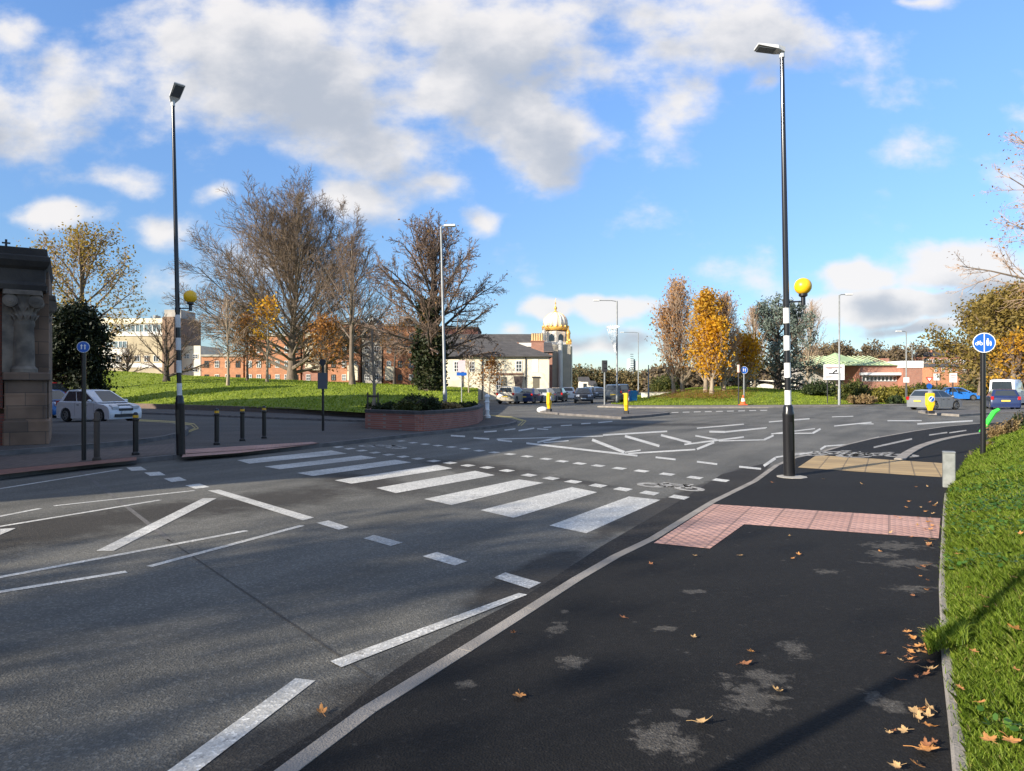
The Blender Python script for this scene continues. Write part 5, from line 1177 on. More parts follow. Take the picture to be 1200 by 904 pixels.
# --- orange brick range
Yb=112; t=thing('brick_terrace','long orange red brick office range with cream bays behind the bare trees','building',(xat(236,Yb),Yb,zat(450,Yb)),0)
s=Yb/F; z=lambda py:zat(py,Yb)-zat(450,Yb); x=lambda px:(px-236)*s
secs=[(236,285,418,'brickorange'),(287,352,394,'brickorange'),(354,382,381,'brickred'),(384,422,380,'brickorange'),(424,447,398,'concrete'),(449,488,382,'brickorange')]
for i,(a,b_,tp,m_) in enumerate(secs):
    o=MB(); o.box(x(a),x(b_),i*.05,11+i*.1,-4,z(tp)); o.build('wall',M[m_],t)
    o=MB(); o.box(x(a)-.05,x(b_)+.05,i*.05-.25,11.2,z(tp),z(tp)+.3); o.build('roof_parapet',M['concrete'],t)
rows=[(446,7),(431,8),(414,8),(398,8)]
for i,(a,b_,tp,m_) in enumerate(secs):
    nw=max(1,int((b_-a)/10))
    for py,h in rows:
        if py-h<tp+3: continue
        for k in range(nw): window(t,x(a+(b_-a)*(k+.5)/nw),z(py),5*s,h*s,m_wf if (i+k)%3 else m_df,m_lp if i%2 else m_pane,y=i*.05,mull=1,trans=1,depth=.08)
o=MB(); 
for a,b_,c_,d_ in ((358.6,375.4,434,390),(408,420,446,428),(452,462,446,430)): o=MB(); o.box(x(a),x(b_),-.6,.1,z(c_),z(d_)); o.build('cream_bay',M['cream'],t)
for (a,b_) in ((424,447),(468,490)):
    o=MB(); o.prism_xz([(x(a),z(398 if a<430 else 382)+.32),(x(b_),z(398 if a<430 else 382)+.32),(x((a+b_)/2),z(371))],-.1,9); o.build('gable_roof',M['slate'],t)
    o=MB(); 
    for e0,e1 in (((a,398 if a<430 else 382),((a+b_)/2,371)),((b_,398 if a<430 else 382),((a+b_)/2,371))): seg(o,(x(e0[0]),z(e0[1])+.35),(x(e1[0]),z(e1[1])+.1),.35,-.3,-.11)
    o.build('bargeboard',M['white'],t)
# --- dark brick block behind the ivy tree
Yb=98; t=thing('dark_brick_block','dark red brick block in shade between the ivy-clad tree and the cream pub','building',(xat(515,Yb),Yb,0),0)
s=Yb/F
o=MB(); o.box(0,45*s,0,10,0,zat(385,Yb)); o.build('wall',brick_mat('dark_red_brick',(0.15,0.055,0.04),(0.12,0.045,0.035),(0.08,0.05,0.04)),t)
o=MB(); o.box(-.1,45*s+.1,-.15,10.1,zat(385,Yb),zat(383,Yb)); o.build('roof_coping',M['slate'],t)
for k in range(3):
    for zz_ in (2,5): window(t,(8+k*14)*s,zz_,1.0,1.6,m_wf,m_pane,depth=.08)
# --- cream pub
Yp=84; s=Yp/F; t=thing('pub','two storey cream painted pub with slate hipped roof and brick chimneys','building',(xat(520,Yp),Yp,0.0),0)
z=lambda py:zat(py,Yp); x=lambda px:(px-520)*s
Xr=x(643); D=9.5
o=MB(); o.box(0,Xr,0,D,0,z(418)); o.build('wall',M['cream'],t)
o=MB(); o.box(Xr+.003,Xr+.06,.02,D-.02,0,z(418)-.05); o.build('side_wall',M['render_white'],t)
ev=z(418); ov=.45
o=MB(); zr=z(408.5)
o.add([(-.4,-ov,ev-.05),(Xr+ov,-ov,ev-.05),(Xr+ov,D+ov,ev-.05),(-.4,D+ov,ev-.05),(-.4,-ov,ev+.08),(Xr+ov,-ov,ev+.08),(Xr+ov,D+ov,ev+.08),(-.4,D+ov,ev+.08),(-.4,D*.5,zr+1.1),(Xr-4.2,D*.5,zr+1.1)],
   [(0,3,2,1),(0,1,5,4),(1,2,6,5),(2,3,7,6),(3,0,4,7),(4,5,9,8),(5,6,9),(6,7,8,9),(7,4,8)]); o.build('roof',M['slate'],t)
# rear taller gabled range
o=MB(); o.box(x(512),x(628),D+.6,D+7.5,0,z(410)); o.build('rear_range',M['brickred'],t)
Yq=Yp+D; zq=lambda py:zat(py,Yq+3)
o=MB(); xa=x(505); xb=x(631)+.6; ya=D+.1; ym=D+4.2; yc=D+8
o.add([(xa,ya,z(410)),(xb,ya,z(410)),(xb-.3,ym,zq(391)),(xa,ym,zq(391)),(xb,yc,z(410)),(xa,yc,z(410))],[(0,1,2,3),(3,2,4,5),(1,4,2),(0,3,5),(0,5,4,1)]); o.build('rear_roof',M['slate'],t)
o=MB(); o.box(x(602),x(628),D-.6,D-.3,zr+.7,zr+1.2); o.build('parapet_flashing',M['render_white'],t)
o=MB(); o.box(x(624),x(639),D*.5-.6,D*.5+.6,zr-.4,zat(401,Yp+5)); o.box(x(624)-.1,x(639)+.1,D*.5-.7,D*.5+.7,zat(401,Yp+5),zat(400,Yp+5)); ch=o.build('chimney',M['brickred'],t)
for k in range(5): o=MB(); o.lathe([(.17,0),(.13,.9),(.17,.95)],10,(x(625.5+k*2.9),D*.5,zat(400,Yp+5)+.003)); o.build('chimney_pot',mat('buff_chimney_pot',(0.62,0.42,0.2),(0.5,0.32,0.15)),ch)
o=MB(); o.box(x(606),x(608.5),D*.5-.3,D*.5+.3,zr,zat(402,Yp+5)); o.build('chimney',M['brickred'],t)
z0=lambda py:z(py)
window(t,x(608),z(436),7*s,13*s,m_wf,m_pane,mull=1,trans=2,depth=.06)
o=MB(); o.box(x(624),x(631),-.035,.01,z(436),z(421)); o.build('blind_window',M['render_white'],t)
o=MB(); o.box(x(628)-3.6*s,x(628)+3.6*s,-.06,.02,0.1,z(443)); dr=o.build('door',plain('pub_door',(0.16,0.14,0.10),.6),t)
o=MB(); o.box(x(628)-4.6*s,x(628)+4.6*s,-.14,.0,z(443),z(441.5)); o.build('lintel',M['darkplastic'],dr)
o=MB(); o.box(x(590)-3.4*s,x(590)+3.4*s,-.06,.02,0.1,z(442)); o.build('door',MATS['pub_door'],t)
window(t,x(584.5),z(457),5*s,15*s,m_wf,m_pane,mull=1,trans=2,depth=.06)
o=MB(); o.prism_xz([(x(602),z(441)),(x(614),z(441)),(x(612.5),z(445)),(x(611.5),z(452)),(x(610),.1),(x(604.5),.1),(x(603.5),z(452)),(x(602.5),z(446))],-.35,.01); o.build('arched_entrance',plain('dark_entrance_timber',(0.05,0.035,0.03),.6),t)
o=MB(); o.box(x(575),x(613),-.12,.01,z(439.5),z(437.5)); o.build('string_course',mat('brown_band',(0.22,0.12,0.08),(0.16,0.09,0.06)),t)
for a in (565,616,542): o=MB(); o.tube([(x(a),-.08,.1),(x(a),-.08,ev-.1)],.06,8); o.build('drainpipe',M['darkplastic'],t)
for a in (535,553): window(t,x(a),z(436),6*s,12*s,m_wf,m_pane,mull=1,trans=2,depth=.06)
for k,(yy_,zz_) in enumerate([(2.2,4.0),(5.6,4.0),(2.2,1.1),(5.6,1.1)]): window(t,yy_,zz_,1.0,1.6,m_df,m_pane,mull=1,trans=1,depth=.06,side=Xr+.06)
o=MB(); 
# --- brick range between pub and domed temple
Yb=104; s2=Yb/F; t=thing('brick_house','narrow red brick house with slate roof between the pub and the domed temple','building',(xat(640,Yb),Yb,0),0)
o=MB(); o.box(-4,.9,0,10,0,zat(412,Yb)); o.build('wall',M['brickred'],t)
o=MB(); o.add([(-4.3,-.3,zat(413,Yb)),(1.1,-.3,zat(413,Yb)),(1.1,5,zat(399,Yb)),(-4.3,5,zat(399,Yb)),(1.1,10.3,zat(413,Yb)),(-4.3,10.3,zat(413,Yb))],[(0,1,2,3),(3,2,4,5),(1,4,2),(0,3,5),(0,5,4,1)]); o.build('roof',M['slate'],t)
for k in range(2): window(t,-.3-k*2.4,5,.9,1.5,m_wf,m_pane)
# --- domed temple
Yg=120; s=Yg/F; t=thing('domed_temple','temple with a white ribbed dome and gold trim over a long grey stone side','building',(xat(651,Yg),Yg,0),0)
z=lambda py:zat(py,Yg)
cx=0; 
o=MB(); o.box(xat(654,Yg)-xat(651,Yg)-3,xat(664,Yg)-xat(651,Yg),-8,16,0,z(407)); 
o.build('stone_range',mat('temple_stone',(0.56,0.49,0.37),(0.42,0.37,0.29),scale=.6,rough=.85),t)
o=MB()
for k in range(9): o.box(1.95,2.2,-7.6+k*2.6,-6.9+k*2.6,0.1,z(409)); 
o.build('pilaster',M['cream'],t)
for k in range(8):
    for zz_ in (1.2,4.3): window(t,-6.0+k*2.6,zz_,1.1,1.9,m_df,m_pane,mull=1,trans=1,side=1.9)
o=MB(); 
for k in range(7): o.box(1.5,2.05,-7.9+k*3.6,-7.2+k*3.6,z(407),z(404)); o.sphere((1.77,-7.55+k*3.6,z(403)),.35,8,6)
o.build('gold_parapet_pinnacles',M['gold'],t)
o=MB(); o.tube([(.25,-8.4,0),(.25,-8.4,z(407))],.36,12); o.sphere((.25,-8.4,z(406)),(.42,.42,.5),10,8); o.build('corner_column',M['render_white'],t)
m_dome=mat('dome_white',(0.86,0.76,0.62),(0.78,0.68,0.54),scale=1,rough=.35)
rD=(665.5-636)/2*s; n=32
o=MB(); o.lathe([(rD*.98,0),(rD*1.0,z(388)-z(400)),(rD*.93,z(387)-z(400))],8,(0,0,z(402))); dr=o.build('drum',m_dome,t)
for k in range(8):
    a=math.pi/8+k*math.pi/4; o=MB(); r_=rD*.93; ca,sa=math.cos(a),math.sin(a)
    pts=[(-.45,0),(.45,0),(.45,.75),(.25,1.05),(0,1.2),(-.25,1.05),(-.45,.75)]
    o.add([(ca*r_-sa*p,sa*r_+ca*p,z(400.5)+q) for p,q in pts]+[(ca*(r_+.06)-sa*p,sa*(r_+.06)+ca*p,z(400.5)+q) for p,q in pts],[tuple(range(7,14)),tuple(range(6,-1,-1))]+[(i,(i+1)%7,7+(i+1)%7,7+i) for i in range(7)]); o.build('arched_window',M['glass'],dr)
o=MB(); o.lathe([(rD*1.02,-.2),(rD*1.08,0),(rD*1.08,.22),(rD*.98,.4)],32,(0,0,z(386.5)))
for k in range(16):
    a=k*math.pi/8; o.sphere((rD*1.03*math.cos(a),rD*1.03*math.sin(a),z(386.5)+.45),(.14,.14,.22),8,6)
o.build('gold_ring',M['gold'],t,smooth=True)
h=z(366.5)-z(385)
prof=[(.88,0),(.97,.14),(1.0,.3),(.96,.5),(.84,.68),(.62,.84),(.36,.95),(.16,1.01),(.06,1.08)]
rs=[]
for r_,q in prof: rs.append([(rD*.97*r_*(1+.035*math.cos(16*2*math.pi*k/96))*math.cos(2*math.pi*k/96),rD*.97*r_*(1+.035*math.cos(16*2*math.pi*k/96))*math.sin(2*math.pi*k/96),z(384.5)+q*h) for k in range(96)])
o=MB(); o.rings(rs); o.build('dome',m_dome,t,smooth=True)
o=MB()
for k in range(8):
    a=k*math.pi/4+.2; o.tube([(rD*1.005*r_*math.cos(a),rD*1.005*r_*math.sin(a),z(384.5)+q*h) for r_,q in prof],.03,5)
o.build('gold_ribs',M['gold'],t)
o=MB(); o.lathe([(.5,0),(.55,.12),(.2,.3),(.12,.5),(.26,.75),(.24,.95),(.08,1.15),(.05,1.5),(.13,1.65),(.03,1.85),(.015,2.6)],14,(0,0,z(367))); o.build('gold_spire',M['gold'],t,smooth=True)
for sx,sy in ((-1,-1),(1,-1),(1,1),(-1,1)):
    o=MB(); c_=(sx*rD*.95,sy*rD*.95); o.lathe([(.3,z(402)),(.3,z(393)),(.38,z(392.5)),(.36,z(391.5)),(.30,z(389.5)),(.12,z(387.5)),(.03,z(386)),(.02,z(384))],12,(c_[0],c_[1],0)); o.build('corner_kiosk',m_dome if sx<0 else M['gold'],t,smooth=True)
o=MB(); o.box(-rD*1.15,rD*1.15,-rD*1.15,rD*1.15,0,z(402)); o.build('tower_base',M['render_white'],t)
# --- tower block far away
Yt_=420; t=thing('tower_block','pale blue green tower block far down the road','building',(xat(743.5,Yt_),Yt_,0),0); s=Yt_/F
o=MB(); o.box(-5*s,-1*s,0,12,0,zat(420,Yt_)); o.box(1.4*s,4.4*s,1,13,0,zat(423,Yt_)); o.build('wall',mat('tower_cladding',(0.50,0.56,0.55),(0.42,0.48,0.48),scale=.1),t)
o=MB(); o.box(-1*s,1.4*s,2,10,0,zat(421,Yt_)); 
for k in range(14): o.box(-4.8*s,-1.2*s,-.1,0,3+k*1.3,3.5+k*1.3)
o.build('glazing',m_lp,t)
# --- small far buildings along the exit road
for (a,b_,py0,py1,Y,m_,lab) in [(680,691,462,447,180,'render_white','small white building beside the far road behind the parked cars'),(692,699,462,452,176,'cream','low cream building right of the small white one on the far road'),(714,722,452,438,230,'brickorange','narrow pale brick building behind the traffic signal'),(722.5,732,452,440,250,'concrete','grey flat roofed building behind the long armed lamp')]:
    t=thing('far_building',lab,'building',(xat(a,Y),Y,0),0); s=Y/F; w=(b_-a)*s
    o=MB(); o.box(0,w,0,8,0,zat(py1,Y)); o.build('wall',M[m_],t)
    o=MB(); o.prism_yz([(-.3,zat(py1,Y)),(8.3,zat(py1,Y)),(4,zat(py1,Y)+1.2)],-.2,w+.2); o.build('roof',M['slate'],t)
    for k in range(max(1,int(w/2.6))): window(t,1.2+k*2.2,1,.9,1.2,m_df,m_pane)
# --- red brick building with green roof
Yb=112; s=Yb/F; t=thing('green_roofed_hall','low red brick hall with pale green metal roof and white fascia at right','building',(xat(948,Yb),Yb,0),0)
z=lambda py:zat(py,Yb); x=lambda px:(px-948)*s
o=MB(); o.box(x(1008),x(1052),0,16,0,z(429)); o.build('wall',M['brickred'],t)
o=MB(); o.box(x(952),x(1008),6,16,0,z(430)); o.build('side_wall',M['concrete'],t)
o=MB(); o.box(x(1052)+.003,x(1074.5),-1.5,12,0,z(431.5)); o.build('brick_block',M['brickred'],t)
o=MB(); o.box(x(1051),x(1074.5)+.1,-1.62,12.1,z(431.5),z(423.5)); o.build('white_fascia',M['white'],t)
o=MB(); 
def hip(x0,x1,y0,y1,z0,z1,i): o.add([(x0,y0,z0),(x1,y0,z0),(x1,y1,z0),(x0,y1,z0),(x0+i,(y0+y1)/2,z1),(x1-i,(y0+y1)/2,z1)],[(0,3,2,1),(0,1,5,4),(1,2,5),(2,3,4,5),(3,0,4)])
hip(x(955),x(1054),-.5,17,z(428.5),zat(417.5,Yb+8),5)
zs=zat(417.5,Yb+8); o.add([(x(993),2,z(424)),(x(1018),2,z(424)),(x(1018),14,z(424)),(x(993),14,z(424)),(x(1005.5),8,zat(413.5,Yb+8))],[(0,1,4),(1,2,4),(2,3,4),(3,0,4),(0,3,2,1)])
m_gr=mat('green_metal_roof',(0.36,0.46,0.24),(0.28,0.38,0.19),scale=.5,rough=.6); rf=o.build('roof',m_gr,t)
o=MB(); 
for k in range(14):
    xk=x(966+k*6.2); o.tube([(xk,-.45,z(428.3)+.05),(xk,8.2,zs+.03)],.07,4)
o.build('roof_seams',mat('green_seam',(0.5,0.58,0.36),(0.45,0.52,0.3)),rf)
o=MB(); o.box(x(1007),x(1051.5),-1.2,-.01,z(440),z(437)); o.build('canopy_fascia',M['white'],t)
for k in range(9): window(t,x(1012+k*4.5),z(447),4*s,6*s,m_wf,m_pane,mull=0,trans=0,y=-.02,depth=.1)
o=MB(); o.box(x(1051),x(1058),4,7,z(424),z(419)); o.build('chimney',M['brickred'],t)
# --- hillside houses
gh=MB()
def house(px,Y,py0,py1,w,label,wallm='brickred'):
    t=thing('hillside_house',label,'house',(xat(px,Y),Y,zat(py0,Y)),R(-6),'houses in a row on the far hillside'); h=zat(py1,Y)-zat(py0,Y)
    o=MB(); o.box(-w/2,w/2,0,8,-2,h*.6); o.build('wall',M[wallm],t)
    o=MB(); o.prism_yz([(-.4,h*.6),(8.4,h*.6),(4,h)],-w/2-.2,w/2+.2); r_=o.build('roof',M['slate'],t)
    o=MB(); o.box(-w*.3,-w*.3+.8,3.5,4.5,h*.7,h*1.12); o.build('chimney',M['brickorange'],r_)
    for k in (-1,1):
        f=window(t,k*w*.25,h*.12,1.6,h*.28,m_wf,m_pane,y=0,depth=.1)
for k,(px,lab) in enumerate([(1088,'leftmost of the slate roofed houses on the far hillside'),(1099,'second from left of the slate roofed houses on the far hillside'),(1110,'third from left of the slate roofed houses on the far hillside'),(1121,'third from right of the slate roofed houses on the far hillside'),(1132,'second from right of the slate roofed houses on the far hillside'),(1143,'rightmost of the slate roofed houses on the far hillside')]):
    house(px,222-k,427.5,411.5+.5*k*.6,2.75*1.05,lab)
t=thing('terrace_row','low brick terrace below the hillside houses','house',(xat(1092,200),200,0),0); s=200/F
o=MB(); o.box(0,50*s,0,8,-1,zat(430,200)); o.build('wall',M['brickorange'],t); o=MB(); o.prism_yz([(-.4,zat(430,200)),(8.4,zat(430,200)),(4,zat(426,200))],-.3,50*s+.3); o.build('roof',M['slate'],t)
for k in range(6): window(t,1.2+k*2,zat(436,200),.9,1.2,m_wf,m_pane)
# guard rail / low wall beyond left exit
t=thing('low_white_wall','low pale wall along the exit road before the bushes','wall',(xat(752,78),78,0),0); o=MB(); o.bbox(0,4.2,0,.3,0,.9,.04); o.build('wall',M['render_white'],t)
o=MB(); o.box(-.05,4.25,-.05,.35,.9,.98); o.build('coping',M['concrete'],t)
t=thing('pale_wall','long pale wall seen behind the roundabout lawn under the cedar','wall',(xat(880,96),96,.2),0); o=MB(); o.bbox(0,6.5,0,.3,0,2.2,.04); o.build('wall',M['render_white'],t); o=MB(); o.box(5.2,5.5,-.2,.5,0,3.0); o.build('pier',M['render_white'],t)
# wheelie bin
t=thing('wheelie_bin','blue wheelie bin beside the exit road left of the roundabout lawn','bin',(xat(742,70),70,0),.2)
o=MB(); o.rings([[(-.26,-.3,.1),(.26,-.3,.1),(.26,.3,.1),(-.26,.3,.1)],[(-.33,-.38,1.1),(.33,-.38,1.1),(.33,.38,1.1),(-.33,.38,1.1)]]); o.build('body',plain('bin_blue',(0.01,0.2,0.5),.5),t)
o=MB(); o.bbox(-.36,.36,-.42,.42,1.1,1.18,.03); o.build('lid',plain('bin_lid_blue',(0.01,0.16,0.42),.5),t)
for k in (-1,1): o=MB(); o.prism_yz([(.3+.12*math.cos(a),.12+.12*math.sin(a)) for a in [2*math.pi*i/12 for i in range(12)]],k*.26-.03,k*.26+.03); o.build('wheel',M['tyre'],t)
# boulder on roundabout
b=LR.pt(956,459); t=thing('boulder','pale grey boulder lying on the lawn left of the direction sign','boulder',b,.3)
rs=[]; rr_=random.Random(5)
for j in range(7):
    th=math.pi*j/6; rs.append([( .62*math.sin(max(.05,min(3.09,th)))*math.cos(a)*(1+.15*rr_.random()), .4*math.sin(max(.05,min(3.09,th)))*math.sin(a)*(1+.15*rr_.random()), .25-.34*math.cos(th)) for a in [2*math.pi*i/12 for i in range(12)]])
o=MB(); o.rings(rs); o.build('stone',mat('boulder_stone',(0.36,0.34,0.31),(0.24,0.22,0.2),scale=3,bump=.5),t,smooth=True)
# ------------------------------------------------------------------ vehicles
def car_paint(name,c): return mat('paint_'+name,c,tuple(x*.93 for x in c),scale=1,rough=.32,coat=.7,spec=.5)
m_hl=plain('headlight_glass',(0.55,0.57,0.6),.12); m_tl=plain('tail_light_red',(0.45,0.01,0.01),.25)
m_pl=plain('plate_white',(0.7,0.7,0.68),.5); m_ply=plain('plate_yellow',(0.7,0.5,0.08),.5)
def car(name,label,cat,loc,rz,paint,L=3.9,Wd=1.68,H=1.48,kind='hatch',group=None):
    t=thing(name,label,cat,loc,rz,group); hw=Wd/2
    wr=.31 if kind!='suv' else .36; ax=.315 if kind!='van' else .33
    g=.17 if kind!='suv' else .24; belt=H*.62 if kind!='van' else H*.5
    if kind in('hatch','suv'): top=[(-.5,.33),(-.497,.42*H),(-.485,belt-.05),(-.46,belt+.01),(-.2,belt),(.2,belt-.02),(.26,belt-.05),(.40,.545*H),(.465,.48*H),(.49,.40*H),(.5,.27*H),(.496,.16*H)]
    elif kind=='saloon': top=[(-.5,.33),(-.497,.5*H),(-.48,.62*H),(-.34,belt+.01),(-.2,belt),(.2,belt-.02),(.24,belt-.04),(.40,.56*H),(.47,.49*H),(.492,.40*H),(.5,.27*H),(.496,.16*H)]
    else: top=[(-.5,.3),(-.497,belt-.02),(-.47,belt),(.2,belt),(.32,belt-.02),(.44,.43*H),(.48,.37*H),(.495,.28*H),(.5,.2*H),(.496,.12*H)]
    prof=[(a*L,z_) for a,z_ in top]
    bot=[]
    for sgn in (1,-1):
        cx=sgn*ax*L; 
        arc=[(cx+(wr+.06)*math.cos(th),max(g,wr+(wr+.05)*math.sin(th))) for th in [math.pi*i/12 for i in range(13)]]
        arc=[(arc[0][0],g)]+[p for p in arc if p[1]>g+.01]+[(arc[-1][0],g)]
        bot+=arc
    poly=prof+[(.49*L,g)]+bot+[(-.49*L,g)]
    def sl(y,k,dz=0): return [((px_*(1-k*.35)),y,(.55*H*.6+(pz_-.55*H*.6)*(1-k) if pz_>g+.02 else pz_)) for px_,pz_ in poly]
    o=MB(); o.rings([sl(-hw,.05),sl(-hw+.035,.015),sl(-hw+.12,0),sl(hw-.12,0),sl(hw-.035,.015),sl(hw,.05)]); o.build('body',paint,t,smooth=True)
    o=MB(); o.box(-.44*L,.44*L,-hw+.2,hw-.2,g+.02,belt-.12); o.build('underbody',M['darkplastic'],t)
    # greenhouse
    if kind=='hatch': b0,b1,r0,r1=-.478,.305,-.37,.03
    elif kind=='suv': b0,b1,r0,r1=-.478,.25,-.43,.05
    elif kind=='saloon': b0,b1,r0,r1=-.36,.25,-.22,.05
    else: b0,b1,r0,r1=-.495,.36,-.49,.16
    zb=belt-.025; 
    def ringg(f0,f1,w,z_,c): 
        x0,x1=f0*L,f1*L; return [(x0,-w+c,z_),(x0+c,-w,z_),(x1-c*1.8,-w,z_),(x1,-w+c*1.8,z_),(x1,w-c*1.8,z_),(x1-c*1.8,w,z_),(x0+c,w,z_),(x0,w-c,z_)]
    wb=hw*.965; wt=hw*(.76 if kind!='van' else .90)
    tt_=.90; mix=lambda a,b_,k:a+(b_-a)*k
    R0=ringg(b0,b1,wb,zb,.10); R1=ringg(mix(b0,r0,.93),mix(b1,r1,.93),mix(wb,wt,.93),mix(zb,H,tt_),.14); R2=ringg(mix(b0,r0,.93)+.035,mix(b1,r1,.93)-.05,wt*.93,H-.035,.16); R3=ringg(mix(b0,r0,.93)+.10,mix(b1,r1,.93)-.12,wt*.7,H,.16)
    o=MB(); o.rings([R0,R1,R2,R3]); o.build('roof',paint,t,smooth=True)
    def quadon(a0,a1,c0,c1,u0,u1,v0,v1,offv,name,m):  # bottom edge a0->a1, top edge c0->c1
        a0,a1,c0,c1=map(Vector,(a0,a1,c0,c1)); nrm=(a1-a0).cross(c0-a0).normalized()
        def P(u_,v_): return a0.lerp(a1,u_).lerp(c0.lerp(c1,u_),v_)
        q=[P(u0,v0),P(u1,v0),P(u1 if not isinstance(u1,tuple) else u1,v1),P(u0,v1)]
        ctr=Vector((0,0,H*.7)); 
        if nrm.dot(q[0]-ctr)<0: nrm=-nrm
        o=MB(); o.add([p+nrm*offv for p in q]+[p-nrm*.01 for p in q],[(0,1,2,3),(7,6,5,4),(0,4,5,1),(1,5,6,2),(2,6,7,3),(3,7,4,0)]); return o.build(name,m,t)
    gl=M['glass']
    for s_,(i,j) in ((-1,(1,2)),(1,(6,5))):
        if kind=='van': quadon(R0[i],R0[j],R1[i],R1[j],.80,.98,.12,.75,.006,'side_window',gl)
        else:
            quadon(R0[i],R0[j],R1[i],R1[j],.50,.95,.10,.93,.006,'side_window',gl); quadon(R0[i],R0[j],R1[i],R1[j],.10,.47,.10,.93,.006,'side_window',gl)
    quadon(R0[3],R0[4],R1[3],R1[4],.02,.98,.08,.96,.008,'windscreen',gl)
    quadon(R0[0],R0[7],R1[0],R1[7],.04,.96,.22,.90,.008,'rear_window',gl)
    for sx in (-1,1):
        for sy in (-1,1):
            c_=(sx*ax*L,sy*(hw-.10),wr); w_=thing_wheel(t,c_,wr,sy)
    for sy in (-1,1):
        o=MB(); o.rings([[(.505*L-.02-.14*k_,sy*(hw*.62)+dy*.16,.47*H-.02+dz_+.05*k_) for dy,dz_ in ((-1,-.07),(1,-.05),(1,.06),(-1,.04))] for k_ in (0,1.6)]); o.build('headlight',m_hl,t)
        zt_=.60*H if kind!='van' else .35*H
        o=MB(); o.bbox(-.505*L,-.47*L,sy*(hw-.10)-.085,sy*(hw-.10)+.085,zt_-.16,zt_+.06,.01); o.build('tail_light',m_tl,t)
        o=MB(); o.sphere((.17*L if kind!='van' else .27*L,sy*(hw+.09),belt+.05),(.07,.1,.065),10,6); o.tube([(.17*L if kind!='van' else .27*L,sy*(hw-.05),belt),(.17*L if kind!='van' else .27*L,sy*(hw+.05),belt+.03)],.02,5); o.build('wing_mirror',paint if kind!='van' else M['darkplastic'],t,smooth=True)
    o=MB(); o.bbox(.485*L,.504*L,-hw*.42,hw*.42,.36*H,.43*H,.01); o.build('grille',M['darkplastic'],t)
    o=MB(); o.bbox(.48*L,.508*L,-hw*.7,hw*.7,.17*H,.26*H,.01); o.build('lower_grille',M['darkplastic'],t)
    o=MB(); o.box(.505*L,.512*L,-.26,.26,.27*H,.27*H+.11); o.build('number_plate',m_pl,t)
    o=MB(); o.box(-.510*L,-.500*L,-.26,.26,.40*H,.40*H+.11); o.build('number_plate',m_ply,t)
    o=MB(); o.bbox(-.508*L,-.47*L,-hw*.93,hw*.93,g+.02,.33,.02); o.build('rear_bumper',paint if kind in('hatch','saloon') else M['darkplastic'],t)
    o=MB()
    for fx in ((-.14,.03,.215) if kind!='van' else (.1,.27)):
        for sy in (-1,1): o.box(fx*L,fx*L+.008,sy*(hw+.001)-.002,sy*(hw+.001)+.002,g+.12,belt-.05)
    o.build('door_seams',M['darkplastic'],t)
    if kind!='van':
        o=MB()
        for fx in (-.10,.06):
            for sy in (-1,1): o.box(fx*L,fx*L+.14,sy*hw-.015,sy*hw+.015,belt-.16,belt-.13)
        o.build('door_handles',M['darkplastic'],t)
    return t
def thing_wheel(t,c,r,sy):
    o=MB(); n=24; prof=[(r*.62,-.09),(r*.93,-.10),(r,-.07),(r,.07),(r*.93,.10),(r*.62,.09)]
    o.rings([[(c[0]+p*math.cos(2*math.pi*k/n),c[1]+q,c[2]+p*math.sin(2*math.pi*k/n)) for k in range(n)] for p,q in prof]); w=o.build('tyre',M['tyre'],t,smooth=True)
    o=MB(); y=c[1]+sy*.093
    for k in range(5):
        a=2*math.pi*k/5; d=Vector((math.cos(a),math.sin(a))); nn=Vector((-d.y,d.x))
        q=[d*.02+nn*.04,d*(r*.62)+nn*.05,d*(r*.62)-nn*.05,d*.02-nn*.04]
        o.prism_xz([(c[0]+p.x,c[2]+p.y) for p in q],min(y,y-sy*.03),max(y,y-sy*.03))
    o.rings([[(c[0]+p*math.cos(2*math.pi*k/n),y+q,c[2]+p*math.sin(2*math.pi*k/n)) for k in range(n)] for p,q in [(r*.56,-.03),(r*.66,-.03),(r*.66,.008),(r*.56,.008)]],cap=False)
    o.build('rim',M['rim'],w); return w
CARS=[]
def gl_(px,py,z=.004): return tuple(G(px,py,z))
pw=car_paint('white',(0.72,0.74,0.77)); pb=car_paint('mid_blue',(0.02,0.13,0.38)); pr=car_paint('dark_red',(0.35,0.02,0.03)); pbk=car_paint('black',(0.015,0.016,0.02)); psv=car_paint('silver',(0.45,0.46,0.47)); pgr=car_paint('dark_grey',(0.07,0.08,0.09)); pnv=car_paint('navy',(0.012,0.025,0.09)); pbl=car_paint('bright_blue',(0.02,0.16,0.55)); pcr=car_paint('pale_gold',(0.42,0.38,0.30))
car('parked_car','small white hatchback parked on the side street at left, nose to the right','car',gl_(116,494.2),R(-24),pw,3.72,1.66,1.52)
car('parked_car','blue hatchback parked behind the small white one, half hidden by the stone hall','car',gl_(58,488.5),R(-30),pb,3.9,1.7,1.5)
car('parked_car','dark red car parked beyond the blue and white ones at left','car',gl_(62,480),R(-28),pr,4.1,1.72,1.95)
g1='cars parked in front of the cream pub'
car('parked_car','pale gold estate parked leftmost in front of the pub, tail towards us','car',gl_(601,473.2),R(70),pcr,4.2,1.75,1.62,'suv',g1)
car('parked_car','dark blue-black car in front of the pub beside the pale gold estate','car',gl_(621,472.6),R(72),pnv,4.1,1.75,1.45,'saloon',g1)
car('parked_car','silver white saloon parked in front of the pub behind the yellow bollard','car',gl_(639,471.6),R(74),psv,4.3,1.75,1.45,'hatch',g1)
car('parked_car','black hatchback parked rightmost in front of the pub','car',gl_(653,470.6),R(78),pbk,4.1,1.75,1.48,'hatch',g1)
car('car','white hatchback driving away left of the black oncoming car','car',gl_(666,467.8),R(84),pw,4.0,1.72,1.5)
